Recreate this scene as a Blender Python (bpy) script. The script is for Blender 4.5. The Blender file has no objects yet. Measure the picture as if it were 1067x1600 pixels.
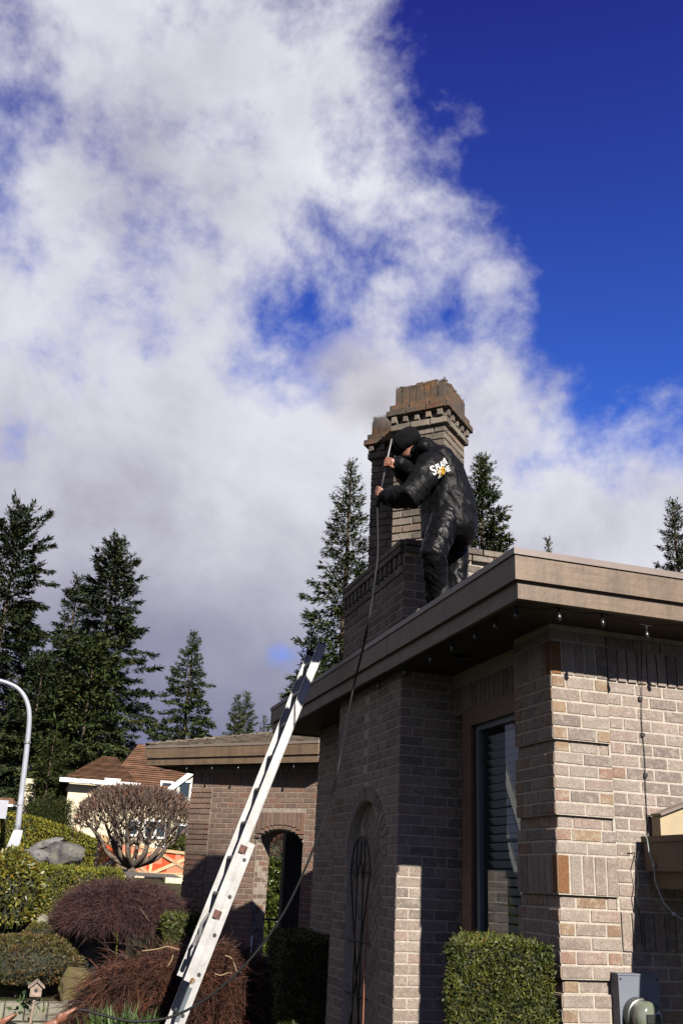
import bpy, bmesh, math, random
import numpy as np
from mathutils import Vector, Matrix, noise
from mathutils.bvhtree import BVHTree

SC = bpy.context.scene
COL = SC.collection
# ------------------------------------------------------------------ camera
FPX = 1480.0
P = math.radians(21.37); RO = math.radians(2.867); YA = math.radians(16.14)
fw = np.array([math.sin(YA)*math.cos(P), math.cos(YA)*math.cos(P), math.sin(P)])
rt0 = np.array([math.cos(YA), -math.sin(YA), 0.0]); up0 = np.cross(rt0, fw)
rt = rt0*math.cos(RO)+up0*math.sin(RO); up = -rt0*math.sin(RO)+up0*math.cos(RO)
EYE = np.array([0, 0, 1.6])
cd = bpy.data.cameras.new('camera'); cam = bpy.data.objects.new('camera', cd); COL.objects.link(cam)
cam.matrix_world = Matrix(((rt[0], up[0], -fw[0], 0), (rt[1], up[1], -fw[1], 0), (rt[2], up[2], -fw[2], 1.6), (0, 0, 0, 1)))
cd.sensor_fit = 'VERTICAL'; cd.sensor_height = 36; cd.sensor_width = 24; cd.lens = FPX/1600*36
cd.clip_start = 0.05; cd.clip_end = 5000
SC.camera = cam

# ------------------------------------------------------------------ light
SUN = Vector((0.079, -0.997, 0.645)).normalized()          # towards the sun
sl = bpy.data.lights.new('sun', 'SUN'); sl.energy = 5.0; sl.angle = math.radians(0.53); sl.color = (1.0, 0.93, 0.83)
so = bpy.data.objects.new('sun', sl); COL.objects.link(so); so.rotation_euler = SUN.to_track_quat('Z', 'Y').to_euler()
so.location = (0, -10, 20)

def ray(x, y):
    d = fw*FPX+rt*(x-533.5)-up*(y-800)
    return d/np.linalg.norm(d)
def on(x, y, X=None, Y=None, Z=None):
    d = ray(x, y)
    t = (X-EYE[0])/d[0] if X is not None else (Y-EYE[1])/d[1] if Y is not None else (Z-EYE[2])/d[2]
    return Vector(EYE+t*d)
def proj(p):
    v = np.array(p)-EYE; w = v@fw
    return 533.5+FPX*(v@rt)/w, 800-FPX*(v@up)/w, w

SEED = 71.3
W = bpy.data.worlds.new('World'); SC.world = W; W.use_nodes = True
def build_world():
    nt = W.node_tree; N = nt.nodes; L = nt.links
    for n in list(N): N.remove(n)
    def nd(t, **k):
        n = N.new(t)
        for a, b in k.items(): setattr(n, a, b)
        return n
    def math_(op, a, b=None, clamp=False):
        n = nd('ShaderNodeMath', operation=op, use_clamp=clamp)
        for i, v in enumerate((a, b)):
            if v is None: continue
            if isinstance(v, (int, float)): n.inputs[i].default_value = v
            else: L.new(v, n.inputs[i])
        return n.outputs[0]
    def maprange(v, a, b, c, d, smooth=True):
        n = nd('ShaderNodeMapRange'); n.interpolation_type = 'SMOOTHSTEP' if smooth else 'LINEAR'
        L.new(v, n.inputs[0])
        for i, q in enumerate((a, b, c, d)): n.inputs[i+1].default_value = q
        return n.outputs[0]
    out = nd('ShaderNodeOutputWorld'); bg = nd('ShaderNodeBackground'); bg.inputs[1].default_value = 0.1
    sky = nd('ShaderNodeTexSky'); sky.sky_type = 'NISHITA'; sky.sun_disc = False
    sky.sun_elevation = math.asin(SUN.z); sky.sun_rotation = math.atan2(SUN.x, SUN.y)
    sky.ozone_density = 3.0; sky.air_density = 1.0; sky.dust_density = 0.3; sky.altitude = 0
    sm = nd('ShaderNodeMix', data_type='RGBA', blend_type='MULTIPLY'); sm.inputs[0].default_value = 1
    L.new(sky.outputs[0], sm.inputs[6])
    tc = nd('ShaderNodeTexCoord'); g = tc.outputs['Generated']
    sep = nd('ShaderNodeSeparateXYZ'); L.new(g, sep.inputs[0]); dz = sep.outputs[2]
    tint = nd('ShaderNodeMix', data_type='RGBA'); L.new(maprange(dz, .45, .80, 0, 1, False), tint.inputs[0])
    tint.inputs[6].default_value = (.126, .226, .551, 1); tint.inputs[7].default_value = (.080, .057, .336, 1); L.new(tint.outputs[2], sm.inputs[7])
    den = math_('ADD', math_('MAXIMUM', dz, 0.0), 0.22)
    cb = nd('ShaderNodeCombineXYZ')
    L.new(math_('DIVIDE', sep.outputs[0], den), cb.inputs[0]); L.new(math_('DIVIDE', sep.outputs[1], den), cb.inputs[1]); cb.inputs[2].default_value = 3.7
    pl = cb.outputs[0]
    def fbm(scale, detail, rough, dist, vec=pl, seed=0.0):
        m = nd('ShaderNodeMapping'); m.inputs['Location'].default_value = (seed, seed*1.7, seed*.3); L.new(vec, m.inputs[0])
        n = nd('ShaderNodeTexNoise'); L.new(m.outputs[0], n.inputs['Vector'])
        n.inputs['Scale'].default_value = scale; n.inputs['Detail'].default_value = detail
        n.inputs['Roughness'].default_value = rough; n.inputs['Distortion'].default_value = dist
        return n.outputs['Fac']
    # edge of the cloud bank: a plane through the eye
    r1 = ray(645, 40); r2 = ray(860, 520); nn = np.cross(r1, r2); nn /= np.linalg.norm(nn)
    if nn@ray(100, 500) < 0: nn = -nn
    dot = nd('ShaderNodeVectorMath', operation='DOT_PRODUCT'); L.new(g, dot.inputs[0]); dot.inputs[1].default_value = tuple(nn)
    bank = maprange(dot.outputs['Value'], -0.17, 0.20, -0.36, 0.13, False)
    n1 = fbm(4.2, 12, 0.60, 0.10, vec=g, seed=SEED); n2 = fbm(2.0, 4, .5, .3, vec=g, seed=SEED+5); n5 = fbm(12.0, 9, .60, .1, vec=g, seed=1.1)
    lowc = maprange(dz, .34, .54, .40, 0)
    dens = math_('ADD', math_('ADD', math_('MULTIPLY', math_('SUBTRACT', n1, 0.5), 1.55), math_('ADD', bank, lowc)), math_('ADD', math_('MULTIPLY', math_('SUBTRACT', n2, .5), 1.0), math_('MULTIPLY', math_('SUBTRACT', n5, .5), .40)))
    cov = maprange(dens, -0.17, 0.18, 0, 1)
    # cloud brightness
    n3 = fbm(1.9, 7, .55, .4, vec=g, seed=11.3); n4 = fbm(6.5, 9, .6, .3, vec=g, seed=5.2)
    lum = math_('ADD', math_('MULTIPLY', n3, .9), math_('MULTIPLY', n4, .35))
    ramp = nd('ShaderNodeValToRGB'); L.new(maprange(lum, .34, .78, 0, 1, False), ramp.inputs[0])
    e = ramp.color_ramp.elements
    e[0].position = 0; e[0].color = (0.858, 0.842, 1.144, 1); e[1].position = 1; e[1].color = (2.541, 2.541, 2.732, 1)
    q = e.new(.40); q.color = (1.335, 1.303, 1.588, 1); q = e.new(.7); q.color = (2.001, 2.001, 2.255, 1)
    low = maprange(math_('ADD', dz, math_('MULTIPLY', math_('SUBTRACT', n2, .5), .40)), .05, .29, 0, 1)
    mb = nd('ShaderNodeMix', data_type='RGBA', blend_type='MIX'); L.new(low, mb.inputs[0])
    mb.inputs[6].default_value = (0.533, 0.562, 0.932, 1); L.new(ramp.outputs[0], mb.inputs[7])
    mx = nd('ShaderNodeMix', data_type='RGBA', blend_type='MIX'); L.new(cov, mx.inputs[0])
    L.new(sm.outputs[2], mx.inputs[6]); L.new(mb.outputs[2], mx.inputs[7])
    L.new(mx.outputs[2], bg.inputs[0]); L.new(bg.outputs[0], out.inputs[0])
build_world()
SC.render.engine = 'CYCLES'
SC.view_settings.view_transform = 'Standard'; SC.view_settings.look = 'None'
SC.view_settings.exposure = 1.75; SC.view_settings.gamma = 1.0; SC.view_settings.use_curve_mapping = False
SC.cycles.use_denoising = True
SC.cycles.max_bounces = 6; SC.cycles.diffuse_bounces = 3; SC.cycles.transparent_max_bounces = 12
SC.cycles.sample_clamp_indirect = 4

# ------------------------------------------------------------------ helpers
class MB:
    def __init__(s): s.v = []; s.f = []; s.a = []; s.n = 0
    def add(s, verts, faces, rnd=0.0):
        s.v.extend(tuple(p) for p in verts); s.f.extend(tuple(i+s.n for i in f) for f in faces)
        s.a.extend([rnd]*len(verts)); s.n += len(verts); return s
    def box(s, a, b, rnd=0.0, M=None):
        x0, y0, z0 = a; x1, y1, z1 = b
        vs = [(x0, y0, z0), (x1, y0, z0), (x1, y1, z0), (x0, y1, z0), (x0, y0, z1), (x1, y0, z1), (x1, y1, z1), (x0, y1, z1)]
        if M: vs = [M@Vector(v) for v in vs]
        return s.add(vs, [(0, 3, 2, 1), (4, 5, 6, 7), (0, 1, 5, 4), (1, 2, 6, 5), (2, 3, 7, 6), (3, 0, 4, 7)], rnd)
    def beam(s, p, q, w, h, upv=(0, 0, 1)):
        p = Vector(p); q = Vector(q); d = (q-p).normalized(); u = Vector(upv)
        sd = d.cross(u).normalized(); u = sd.cross(d)
        vs = []
        for c in (p, q):
            for a, b in ((-1, -1), (1, -1), (1, 1), (-1, 1)): vs.append(c+sd*a*w/2+u*b*h/2)
        return s.add(vs, [(0, 1, 2, 3), (7, 6, 5, 4), (0, 4, 5, 1), (1, 5, 6, 2), (2, 6, 7, 3), (3, 7, 4, 0)])
    def tube(s, pts, r, n=8, cap=True):
        pts = [Vector(p) for p in pts]; m = len(pts)
        rs = r if isinstance(r, (list, tuple)) else [r]*m
        ref = None; vs = []
        for i, p in enumerate(pts):
            d = (pts[min(i+1, m-1)]-pts[max(i-1, 0)]).normalized()
            if ref is None: ref = d.orthogonal().normalized()
            ref = (ref-d*ref.dot(d)).normalized(); b = d.cross(ref)
            for k in range(n):
                a = 2*math.pi*k/n; vs.append(p+(ref*math.cos(a)+b*math.sin(a))*rs[i])
        fs = [(i*n+k, i*n+(k+1) % n, (i+1)*n+(k+1) % n, (i+1)*n+k) for i in range(m-1) for k in range(n)]
        if cap: fs += [tuple(range(n-1, -1, -1)), tuple((m-1)*n+k for k in range(n))]
        return s.add(vs, fs)
    def loft(s, secs, n=14):
        """secs: (centre, x-axis vec*rx, y-axis vec*ry); closed ends"""
        vs = []; m = len(secs)
        for c, a, b in secs:
            c = Vector(c); a = Vector(a); b = Vector(b)
            for k in range(n):
                t = 2*math.pi*k/n; vs.append(c+a*math.cos(t)+b*math.sin(t))
        fs = [(i*n+k, i*n+(k+1) % n, (i+1)*n+(k+1) % n, (i+1)*n+k) for i in range(m-1) for k in range(n)]
        fs += [tuple(range(n-1, -1, -1)), tuple((m-1)*n+k for k in range(n))]
        return s.add(vs, fs)
    def lathe(s, prof, n=16, M=None):
        vs = []; m = len(prof)
        for r, z in prof:
            for k in range(n):
                t = 2*math.pi*k/n; p = Vector((r*math.cos(t), r*math.sin(t), z)); vs.append(M@p if M else p)
        fs = [(i*n+k, i*n+(k+1) % n, (i+1)*n+(k+1) % n, (i+1)*n+k) for i in range(m-1) for k in range(n)]
        fs += [tuple(range(n-1, -1, -1)), tuple((m-1)*n+k for k in range(n))]
        return s.add(vs, fs)
    def mesh(s, name):
        me = bpy.data.meshes.new(name); me.from_pydata(s.v, [], s.f)
        at = me.attributes.new('rnd', 'FLOAT', 'POINT'); at.data.foreach_set('value', s.a)
        me.update(); return me

def link(name, me, mat=None, parent=None, smooth=False, kind=None):
    o = bpy.data.objects.new(name, me); COL.objects.link(o)
    if mat is not None and me is not None and not me.materials: me.materials.append(mat)
    if smooth and me is not None: me.shade_smooth()
    if parent is not None: o.parent = parent
    if kind: o['kind'] = kind
    return o
def obj(name, mb, mat, parent=None, smooth=False, kind=None): return link(name, mb.mesh(name), mat, parent, smooth, kind)
def tag(o, label, cat, group=None):
    o['label'] = label; o['category'] = cat
    if group: o['group'] = group
    if 'kind' not in o: o['kind'] = 'thing'
    return o
def thing(name, label, cat, loc=(0, 0, 0), group=None):
    o = bpy.data.objects.new(name, None); COL.objects.link(o); o.location = loc; o.empty_display_size = .2
    return tag(o, label, cat, group)
def keep(o, parent):                       # parent an object that was built in world coordinates
    o.parent = parent; o.matrix_parent_inverse = Matrix.Translation(-Vector(parent.location)); return o
def wobj(name, mb, mat, parent, smooth=False, kind=None):
    o = obj(name, mb, mat, None, smooth, kind); return keep(o, parent)

def np_mesh(name, V, F):
    """V (n,3), F (m,k) constant k"""
    me = bpy.data.meshes.new(name); V = np.ascontiguousarray(V, dtype=np.float32); F = np.ascontiguousarray(F, dtype=np.int32)
    me.vertices.add(len(V)); me.vertices.foreach_set('co', V.ravel())
    k = F.shape[1]; me.loops.add(F.size); me.loops.foreach_set('vertex_index', F.ravel())
    me.polygons.add(len(F)); me.polygons.foreach_set('loop_start', np.arange(0, F.size, k, dtype=np.int32))
    me.polygons.foreach_set('loop_total', np.full(len(F), k, dtype=np.int32))
    me.update(calc_edges=True); return me
def cards(c, d, L, Wd, rng, lift=None):
    """diamond leaves: base c, direction d, length L, width Wd, optional normals lift"""
    n = len(c); d = d/np.maximum(np.linalg.norm(d, axis=1, keepdims=True), 1e-6)
    r = rng.normal(size=(n, 3)) if lift is None else lift+rng.normal(size=(n, 3))*.35
    s = np.cross(d, r); s /= np.maximum(np.linalg.norm(s, axis=1, keepdims=True), 1e-6)
    L = np.broadcast_to(np.asarray(L), (n,))[:, None]; Wd = np.broadcast_to(np.asarray(Wd), (n,))[:, None]
    V = np.stack([c, c+d*L*.45+s*Wd*.5, c+d*L, c+d*L*.45-s*Wd*.5], 1).reshape(-1, 3)
    return V, np.arange(n*4).reshape(-1, 4)

# ------------------------------------------------------------------ materials
MATS = {}
ALB, ALB_B = .36, .345               # scene reflectances, set with the exposure
def mat(name, base, rough=.7, metal=0, spec=.4, noise_scale=None, var=.25, bump=0, bump_scale=None, second=None, island=0, coord='Object', detail=6):
    if name in MATS: return MATS[name]
    base = tuple(x*ALB for x in base); second = tuple(x*ALB for x in second) if second else None
    m = bpy.data.materials.new(name); m.use_nodes = True; nt = m.node_tree; N = nt.nodes; L = nt.links
    b = N['Principled BSDF']; b.inputs['Roughness'].default_value = rough; b.inputs['Metallic'].default_value = metal
    b.inputs['Specular IOR Level'].default_value = spec
    b.inputs['Base Color'].default_value = (*base, 1)
    tc = N.new('ShaderNodeTexCoord')
    src = None
    if noise_scale:
        n = N.new('ShaderNodeTexNoise'); n.inputs['Scale'].default_value = noise_scale; n.inputs['Detail'].default_value = detail; n.inputs['Roughness'].default_value = .6
        L.new(tc.outputs[coord], n.inputs['Vector'])
        r = N.new('ShaderNodeValToRGB'); L.new(n.outputs['Fac'], r.inputs[0])
        c2 = second or tuple(x*(1-var) for x in base); c1 = base if second else tuple(min(1, x*(1+var)) for x in base)
        r.color_ramp.elements[0].position = .35; r.color_ramp.elements[0].color = (*c2, 1)
        r.color_ramp.elements[1].position = .65; r.color_ramp.elements[1].color = (*c1, 1)
        src = r.outputs[0]
    if island:
        ge = N.new('ShaderNodeNewGeometry'); mr = N.new('ShaderNodeMapRange'); L.new(ge.outputs['Random Per Island'], mr.inputs[0])
        mr.inputs[3].default_value = 1-island; mr.inputs[4].default_value = 1+island
        mx = N.new('ShaderNodeVectorMath'); mx.operation = 'SCALE'
        if src is not None: L.new(src, mx.inputs[0])
        else: mx.inputs[0].default_value = base
        L.new(mr.outputs[0], mx.inputs['Scale']); src = mx.outputs[0]
    if src is not None: L.new(src, b.inputs['Base Color'])
    if bump:
        n2 = N.new('ShaderNodeTexNoise'); n2.inputs['Scale'].default_value = bump_scale or 40; n2.inputs['Detail'].default_value = 6
        L.new(tc.outputs[coord], n2.inputs['Vector'])
        bp = N.new('ShaderNodeBump'); bp.inputs['Strength'].default_value = bump; bp.inputs['Distance'].default_value = .01
        L.new(n2.outputs['Fac'], bp.inputs['Height']); L.new(bp.outputs[0], b.inputs['Normal'])
    MATS[name] = m; return m

def brick_mat(name, stops, mottle, mot_amt, use_attr, stain=.25, rough=.9, moss=None):
    if name in MATS: return MATS[name]
    stops = [tuple(x*ALB_B for x in c_) for c_ in stops]; mottle = tuple(x*ALB_B for x in mottle)
    m = bpy.data.materials.new(name); m.use_nodes = True; nt = m.node_tree; N = nt.nodes; L = nt.links
    b = N['Principled BSDF']; b.inputs['Roughness'].default_value = rough; b.inputs['Specular IOR Level'].default_value = .2
    if use_attr:
        a = N.new('ShaderNodeAttribute'); a.attribute_name = 'rnd'; r0 = a.outputs['Fac']
    else:
        a = N.new('ShaderNodeObjectInfo'); r0 = a.outputs['Random']
    cr = N.new('ShaderNodeValToRGB'); L.new(r0, cr.inputs[0]); el = cr.color_ramp.elements
    cr.color_ramp.interpolation = 'CONSTANT'
    el[0].position = 0; el[0].color = (*stops[0], 1); el[1].position = 1/len(stops); el[1].color = (*stops[1], 1)
    for i, c in enumerate(stops[2:]):
        e = el.new((i+2)/len(stops)); e.color = (*c, 1)
    ge = N.new('ShaderNodeNewGeometry'); pos = ge.outputs['Position']
    # mottling in world space, shifted by the brick's own random
    sh = N.new('ShaderNodeVectorMath'); sh.operation = 'MULTIPLY_ADD'
    cbx = N.new('ShaderNodeCombineXYZ'); L.new(r0, cbx.inputs[0]); L.new(r0, cbx.inputs[2])
    L.new(cbx.outputs[0], sh.inputs[0]); sh.inputs[1].default_value = (37, 0, 53); L.new(pos, sh.inputs[2])
    def noi(s, d, v): 
        n = N.new('ShaderNodeTexNoise'); n.inputs['Scale'].default_value = s; n.inputs['Detail'].default_value = d; n.inputs['Roughness'].default_value = .65
        L.new(v, n.inputs['Vector']); return n.outputs['Fac']
    def mixc(f, c1, c2, bt='MIX'):
        x = N.new('ShaderNodeMix'); x.data_type = 'RGBA'; x.blend_type = bt
        for sck, v in ((0, f), (6, c1), (7, c2)):
            if isinstance(v, (int, float)): x.inputs[sck].default_value = v
            elif isinstance(v, tuple): x.inputs[sck].default_value = (*v, 1)
            else: L.new(v, x.inputs[sck])
        return x.outputs[2]
    def mr(v, a, b_, c, d):
        n = N.new('ShaderNodeMapRange'); L.new(v, n.inputs[0])
        for i, q in enumerate((a, b_, c, d)): n.inputs[i+1].default_value = q
        return n.outputs[0]
    f1 = mr(noi(26, 5, sh.outputs[0]), .5, .62, 0, mot_amt)
    col = mixc(f1, cr.outputs[0], mottle)
    f2 = mr(noi(110, 4, pos), .32, .68, .58, 1.18)
    sc = N.new('ShaderNodeVectorMath'); sc.operation = 'SCALE'; L.new(col, sc.inputs[0]); L.new(f2, sc.inputs['Scale']); col = sc.outputs[0]
    f3 = mr(noi(3.2, 8, pos), .52-.12*(stain > .5), .72-.08*(stain > .5), 0, stain)
    col = mixc(f3, col, (.035, .03, .027))
    if moss:
        f4 = mr(noi(9, 6, pos), .48, .62, 0, moss); col = mixc(f4, col, (.11, .045, .014))
        f5 = mr(noi(5, 6, pos), .55, .66, 0, moss*.8); col = mixc(f5, col, (.055, .05, .018))
    L.new(col, b.inputs['Base Color'])
    bp = N.new('ShaderNodeBump'); bp.inputs['Strength'].default_value = .55; bp.inputs['Distance'].default_value = .006
    L.new(noi(75, 6, pos), bp.inputs['Height']); L.new(bp.outputs[0], b.inputs['Normal'])
    MATS[name] = m; return m
ST_FIELD = [(.41, .325, .275), (.36, .285, .24), (.44, .36, .305), (.38, .30, .255), (.31, .255, .22), (.42, .31, .26), (.41, .345, .29), (.28, .23, .20)]
ST_PORCH = [(.29, .185, .135), (.25, .165, .125), (.30, .20, .15), (.31, .165, .115), (.22, .15, .12)]  # browner porch brick, also darkened to stand in for shadow over the porch
ST_ORNG = [(.38, .26, .17), (.40, .28, .18), (.33, .22, .145), (.38, .24, .18)]
ST_CHIM = [(.34, .29, .235), (.26, .215, .175), (.38, .32, .255), (.20, .165, .135), (.33, .24, .18)]
ST_BROWN = [(.27, .125, .05), (.24, .11, .045)]
ST_CAP = [(.125, .088, .062), (.10, .078, .06), (.16, .10, .062), (.17, .085, .052)]
def bmats(cls):
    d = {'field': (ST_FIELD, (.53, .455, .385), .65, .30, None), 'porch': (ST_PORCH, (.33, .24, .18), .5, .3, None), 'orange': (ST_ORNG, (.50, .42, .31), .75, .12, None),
         'chim': (ST_CHIM, (.40, .355, .28), .5, .75, None), 'brown': (ST_BROWN, (.30, .16, .07), .3, .1, None), 'cap': (ST_CAP, (.24, .19, .13), .4, .9, .5)}[cls]
    d = {**d} if isinstance(d, dict) else d
    return [brick_mat('brick_%s_%d' % (cls, u), d[0], d[1], d[2], bool(u), d[3], .9, d[4]) for u in (0, 1)]
M_MORT = mat('mortar', (.57, .51, .43), .95, noise_scale=30, var=.16, bump=.5, bump_scale=160, spec=.1, coord='Object')
M_MORTC = mat('chimney_mortar', (.30, .265, .22), .95, noise_scale=8, var=.4, bump=.5, bump_scale=120, spec=.1)
M_FASC = mat('taupe_paint', (.215, .145, .088), .55, noise_scale=5, var=.10, bump=.25, bump_scale=22, spec=.35)
def streak(m, amt=.5):
    nt = m.node_tree; N = nt.nodes; L = nt.links; b = N['Principled BSDF']; src = b.inputs['Base Color'].links[0].from_socket
    ge = N.new('ShaderNodeNewGeometry'); f = None
    for sc_, lo, hi in (((9, 9, .9), .45, .75), ((2.2, 2.2, 26), .50, .74), ((70, 70, 70), .58, .72)):
        mp = N.new('ShaderNodeMapping'); mp.inputs['Scale'].default_value = sc_; L.new(ge.outputs['Position'], mp.inputs[0])
        n = N.new('ShaderNodeTexNoise'); n.inputs['Scale'].default_value = 1; n.inputs['Detail'].default_value = 8; n.inputs['Roughness'].default_value = .7; L.new(mp.outputs[0], n.inputs['Vector'])
        r = N.new('ShaderNodeMapRange'); L.new(n.outputs['Fac'], r.inputs[0]); r.inputs[1].default_value = lo; r.inputs[2].default_value = hi; r.inputs[3].default_value = 1; r.inputs[4].default_value = 1-amt
        v = N.new('ShaderNodeVectorMath'); v.operation = 'SCALE'; L.new(src, v.inputs[0]); L.new(r.outputs[0], v.inputs['Scale']); src = v.outputs[0]
    L.new(src, b.inputs['Base Color'])
streak(M_FASC)
M_FLASH = mat('flashing', (.26, .20, .17), .45, noise_scale=4, var=.1, spec=.4)
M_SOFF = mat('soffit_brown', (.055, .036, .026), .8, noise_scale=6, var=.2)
M_ROOF = mat('shake', (.20, .165, .13), .95, noise_scale=9, var=.3, bump=.5, bump_scale=60, island=.3, spec=.1)
M_WOOD = mat('window_wood', (.16, .08, .045), .6, noise_scale=12, var=.25, bump=.2, bump_scale=50)
M_DARK = mat('dark_seal', (.012, .012, .013), .5)
M_GREYV = mat('grey_vinyl', (.11, .14, .16), .45)
M_BLIND = mat('blind', (1.6, 1.75, 1.85), .55)
M_ROOM = mat('room', (.03, .03, .03), .9)
M_ALU = mat('aluminium', (.62, .62, .62), .5, metal=.25, noise_scale=9, var=.10, bump=.12, bump_scale=30, spec=.5, second=(.47, .46, .445))
M_ALUD = mat('aluminium_dull', (.30, .30, .31), .5, metal=.5, noise_scale=20, var=.2)
M_RUST = mat('rusty_bracket', (.13, .045, .025), .7, noise_scale=40, var=.3)
M_BLACK = mat('black_rubber', (.012, .012, .013), .6, spec=.15)
M_IRON = mat('black_iron', (.012, .011, .010), .6, spec=.3)
M_COPPER = mat('copper_rod', (.34, .12, .055), .5, metal=.3)
M_GCORD = mat('green_cord', (.01, .16, .10), .5)
M_WCABLE = mat('white_cable', (.42, .50, .52), .5)
M_CREAM = mat('cream_panel', (.50, .40, .24), .7, noise_scale=6, var=.08)
M_BROWN = mat('brown_board', (.15, .085, .05), .6, noise_scale=6, var=.15)
M_SKIN = mat('skin', (.30, .12, .07), .55, noise_scale=30, var=.15, spec=.4)
M_JACKET = mat('wet_jacket', (.008, .008, .009), .50, noise_scale=6, var=.3, bump=.6, bump_scale=26, spec=.07)
M_TROUS = mat('wet_trousers', (.006, .006, .007), .40, noise_scale=8, var=.3, bump=.4, bump_scale=30, spec=.075)
M_CAP = mat('black_turban', (.006, .006, .007), .95, noise_scale=40, var=.3, bump=.4, bump_scale=60, spec=.08)
M_WHITEP = mat('white_print', (.8, .8, .78), .6)
M_YELP = mat('yellow_print', (.75, .43, .03), .6)
M_GLASS = None
def glass_mat():
    m = bpy.data.materials.new('window_glass'); m.use_nodes = True; nt = m.node_tree; N = nt.nodes; L = nt.links
    N.remove(N['Principled BSDF']); out = N['Material Output']
    tr = N.new('ShaderNodeBsdfTransparent'); tr.inputs[0].default_value = (.72, .76, .78, 1)
    gl = N.new('ShaderNodeBsdfGlossy'); gl.inputs['Roughness'].default_value = .015; gl.inputs[0].default_value = (.9, .93, .95, 1)
    fr = N.new('ShaderNodeFresnel'); fr.inputs[0].default_value = 1.7
    mx = N.new('ShaderNodeMixShader'); L.new(fr.outputs[0], mx.inputs[0]); L.new(tr.outputs[0], mx.inputs[1]); L.new(gl.outputs[0], mx.inputs[2])
    L.new(mx.outputs[0], out.inputs[0]); return m
M_GLASS = glass_mat()
def leafmat(name, c1, c2, island=.45, rough=.55, spec=.3, scale=2.0, trans=.0):
    m = mat(name, c1, rough, noise_scale=scale, second=c2, island=island, spec=spec)
    nt = m.node_tree; N = nt.nodes; L = nt.links; b = N['Principled BSDF']; src = b.inputs['Base Color'].links[0].from_socket
    ge = [n for n in N if n.type == 'NEW_GEOMETRY'][0]; md = N.new('ShaderNodeMath'); md.operation = 'MULTIPLY'; L.new(ge.outputs['Random Per Island'], md.inputs[0]); md.inputs[1].default_value = 17.31
    fr = N.new('ShaderNodeMath'); fr.operation = 'FRACT'; L.new(md.outputs[0], fr.inputs[0])
    cr = N.new('ShaderNodeValToRGB'); cr.color_ramp.interpolation = 'CONSTANT'; L.new(fr.outputs[0], cr.inputs[0]); e = cr.color_ramp.elements
    e[0].position = 0; e[0].color = (1, 1, 1, 1); e[1].position = .94; e[1].color = (1.5, .85, .6, 1); q_ = e.new(.82); q_.color = (1.35, 1.25, .9, 1); q_ = e.new(.45); q_.color = (.72, .80, .85, 1)
    mu = N.new('ShaderNodeMix'); mu.data_type = 'RGBA'; mu.blend_type = 'MULTIPLY'; mu.inputs[0].default_value = 1; L.new(src, mu.inputs[6]); L.new(cr.outputs[0], mu.inputs[7]); L.new(mu.outputs[2], b.inputs['Base Color'])
    if trans:
        nt = m.node_tree; N = nt.nodes; L = nt.links; b = N['Principled BSDF']; out = N['Material Output']
        t = N.new('ShaderNodeBsdfTranslucent'); src = b.inputs['Base Color'].links[0].from_socket; L.new(src, t.inputs[0])
        mx = N.new('ShaderNodeMixShader'); mx.inputs[0].default_value = trans
        L.new(b.outputs[0], mx.inputs[1]); L.new(t.outputs[0], mx.inputs[2]); L.new(mx.outputs[0], out.inputs[0])
    return m
M_CONI = leafmat('conifer_dark', (.060, .080, .026), (.034, .052, .020), .5, .7, .15, .5)
M_CONI2 = leafmat('conifer_mid', (.085, .110, .028), (.048, .072, .022), .5, .7, .15, .5)
M_CONI3 = leafmat('conifer_yellow', (.075, .095, .018), (.040, .060, .014), .5, .7, .15, .8)
M_BARK = mat('bark', (.12, .085, .065), .95, noise_scale=8, var=.4, bump=.6, bump_scale=20, spec=.1)
M_BARKG = mat('grey_bark', (.19, .15, .12), .95, noise_scale=12, var=.45, bump=.6, bump_scale=30, spec=.1)
M_HEDGE = leafmat('hedge_leaf', (.105, .118, .010), (.050, .066, .008), .5, .6, .25, 6)
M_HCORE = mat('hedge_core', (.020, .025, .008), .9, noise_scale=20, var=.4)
M_YSHRUB = leafmat('yellow_shrub', (.20, .18, .020), (.10, .11, .018), .5, .45, .35, 5)
M_RSHRUB = leafmat('reddish_shrub', (.12, .075, .022), (.075, .085, .016), .5, .6, .25, 5)
M_LAUREL = leafmat('laurel_leaf', (.12, .15, .020), (.05, .075, .014), .45, .3, .5, 4)
M_PURPLE = leafmat('purple_twig', (.105, .052, .050), (.066, .036, .038), .45, .8, .15, 5)
M_BROWNT = leafmat('brown_twig', (.110, .043, .024), (.050, .020, .015), .5, .7, .2, 5)
M_POLL = leafmat('pollard_twig', (.22, .145, .115), (.12, .085, .07), .45, .8, .15, 5)
M_LEAFG = leafmat('garden_leaf', (.06, .11, .02), (.04, .07, .015), .4, .5, .3, 5)
M_ROCK = mat('rock', (.30, .29, .27), .9, noise_scale=4.5, second=(.13, .13, .125), bump=1.0, bump_scale=9, spec=.2)
M_ROCKD = mat('dark_rock', (.24, .225, .19), .9, noise_scale=3.2, second=(.06, .06, .065), bump=1.0, bump_scale=9, spec=.2)
M_BLOCK = mat('concrete_block', (.27, .255, .20), .95, noise_scale=7, var=.3, bump=.5, bump_scale=40, spec=.1)
M_GRASS = leafmat('grass_blade', (.085, .13, .016), (.05, .085, .012), .4, .7, .15, 3)
M_CRM = mat('cream_stucco', (.92, .81, .58), .9, noise_scale=1.5, var=.06, spec=.1)
M_WHITE = mat('white_trim', (1.05, 1.05, 1.05), .6, noise_scale=3, var=.05)
M_BROOF = mat('brown_roof', (.24, .125, .075), .95, noise_scale=2.2, var=.3, spec=.1, island=.25)
M_LAMP = mat('lamp_grey', (.42, .44, .50), .5, noise_scale=3, var=.06, spec=.4)
M_TIMBER = mat('timber', (.74, .50, .27), .8, noise_scale=6, var=.12)
M_BULB = mat('bulb_glass', (.03, .03, .03), .2, spec=.3)
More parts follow.
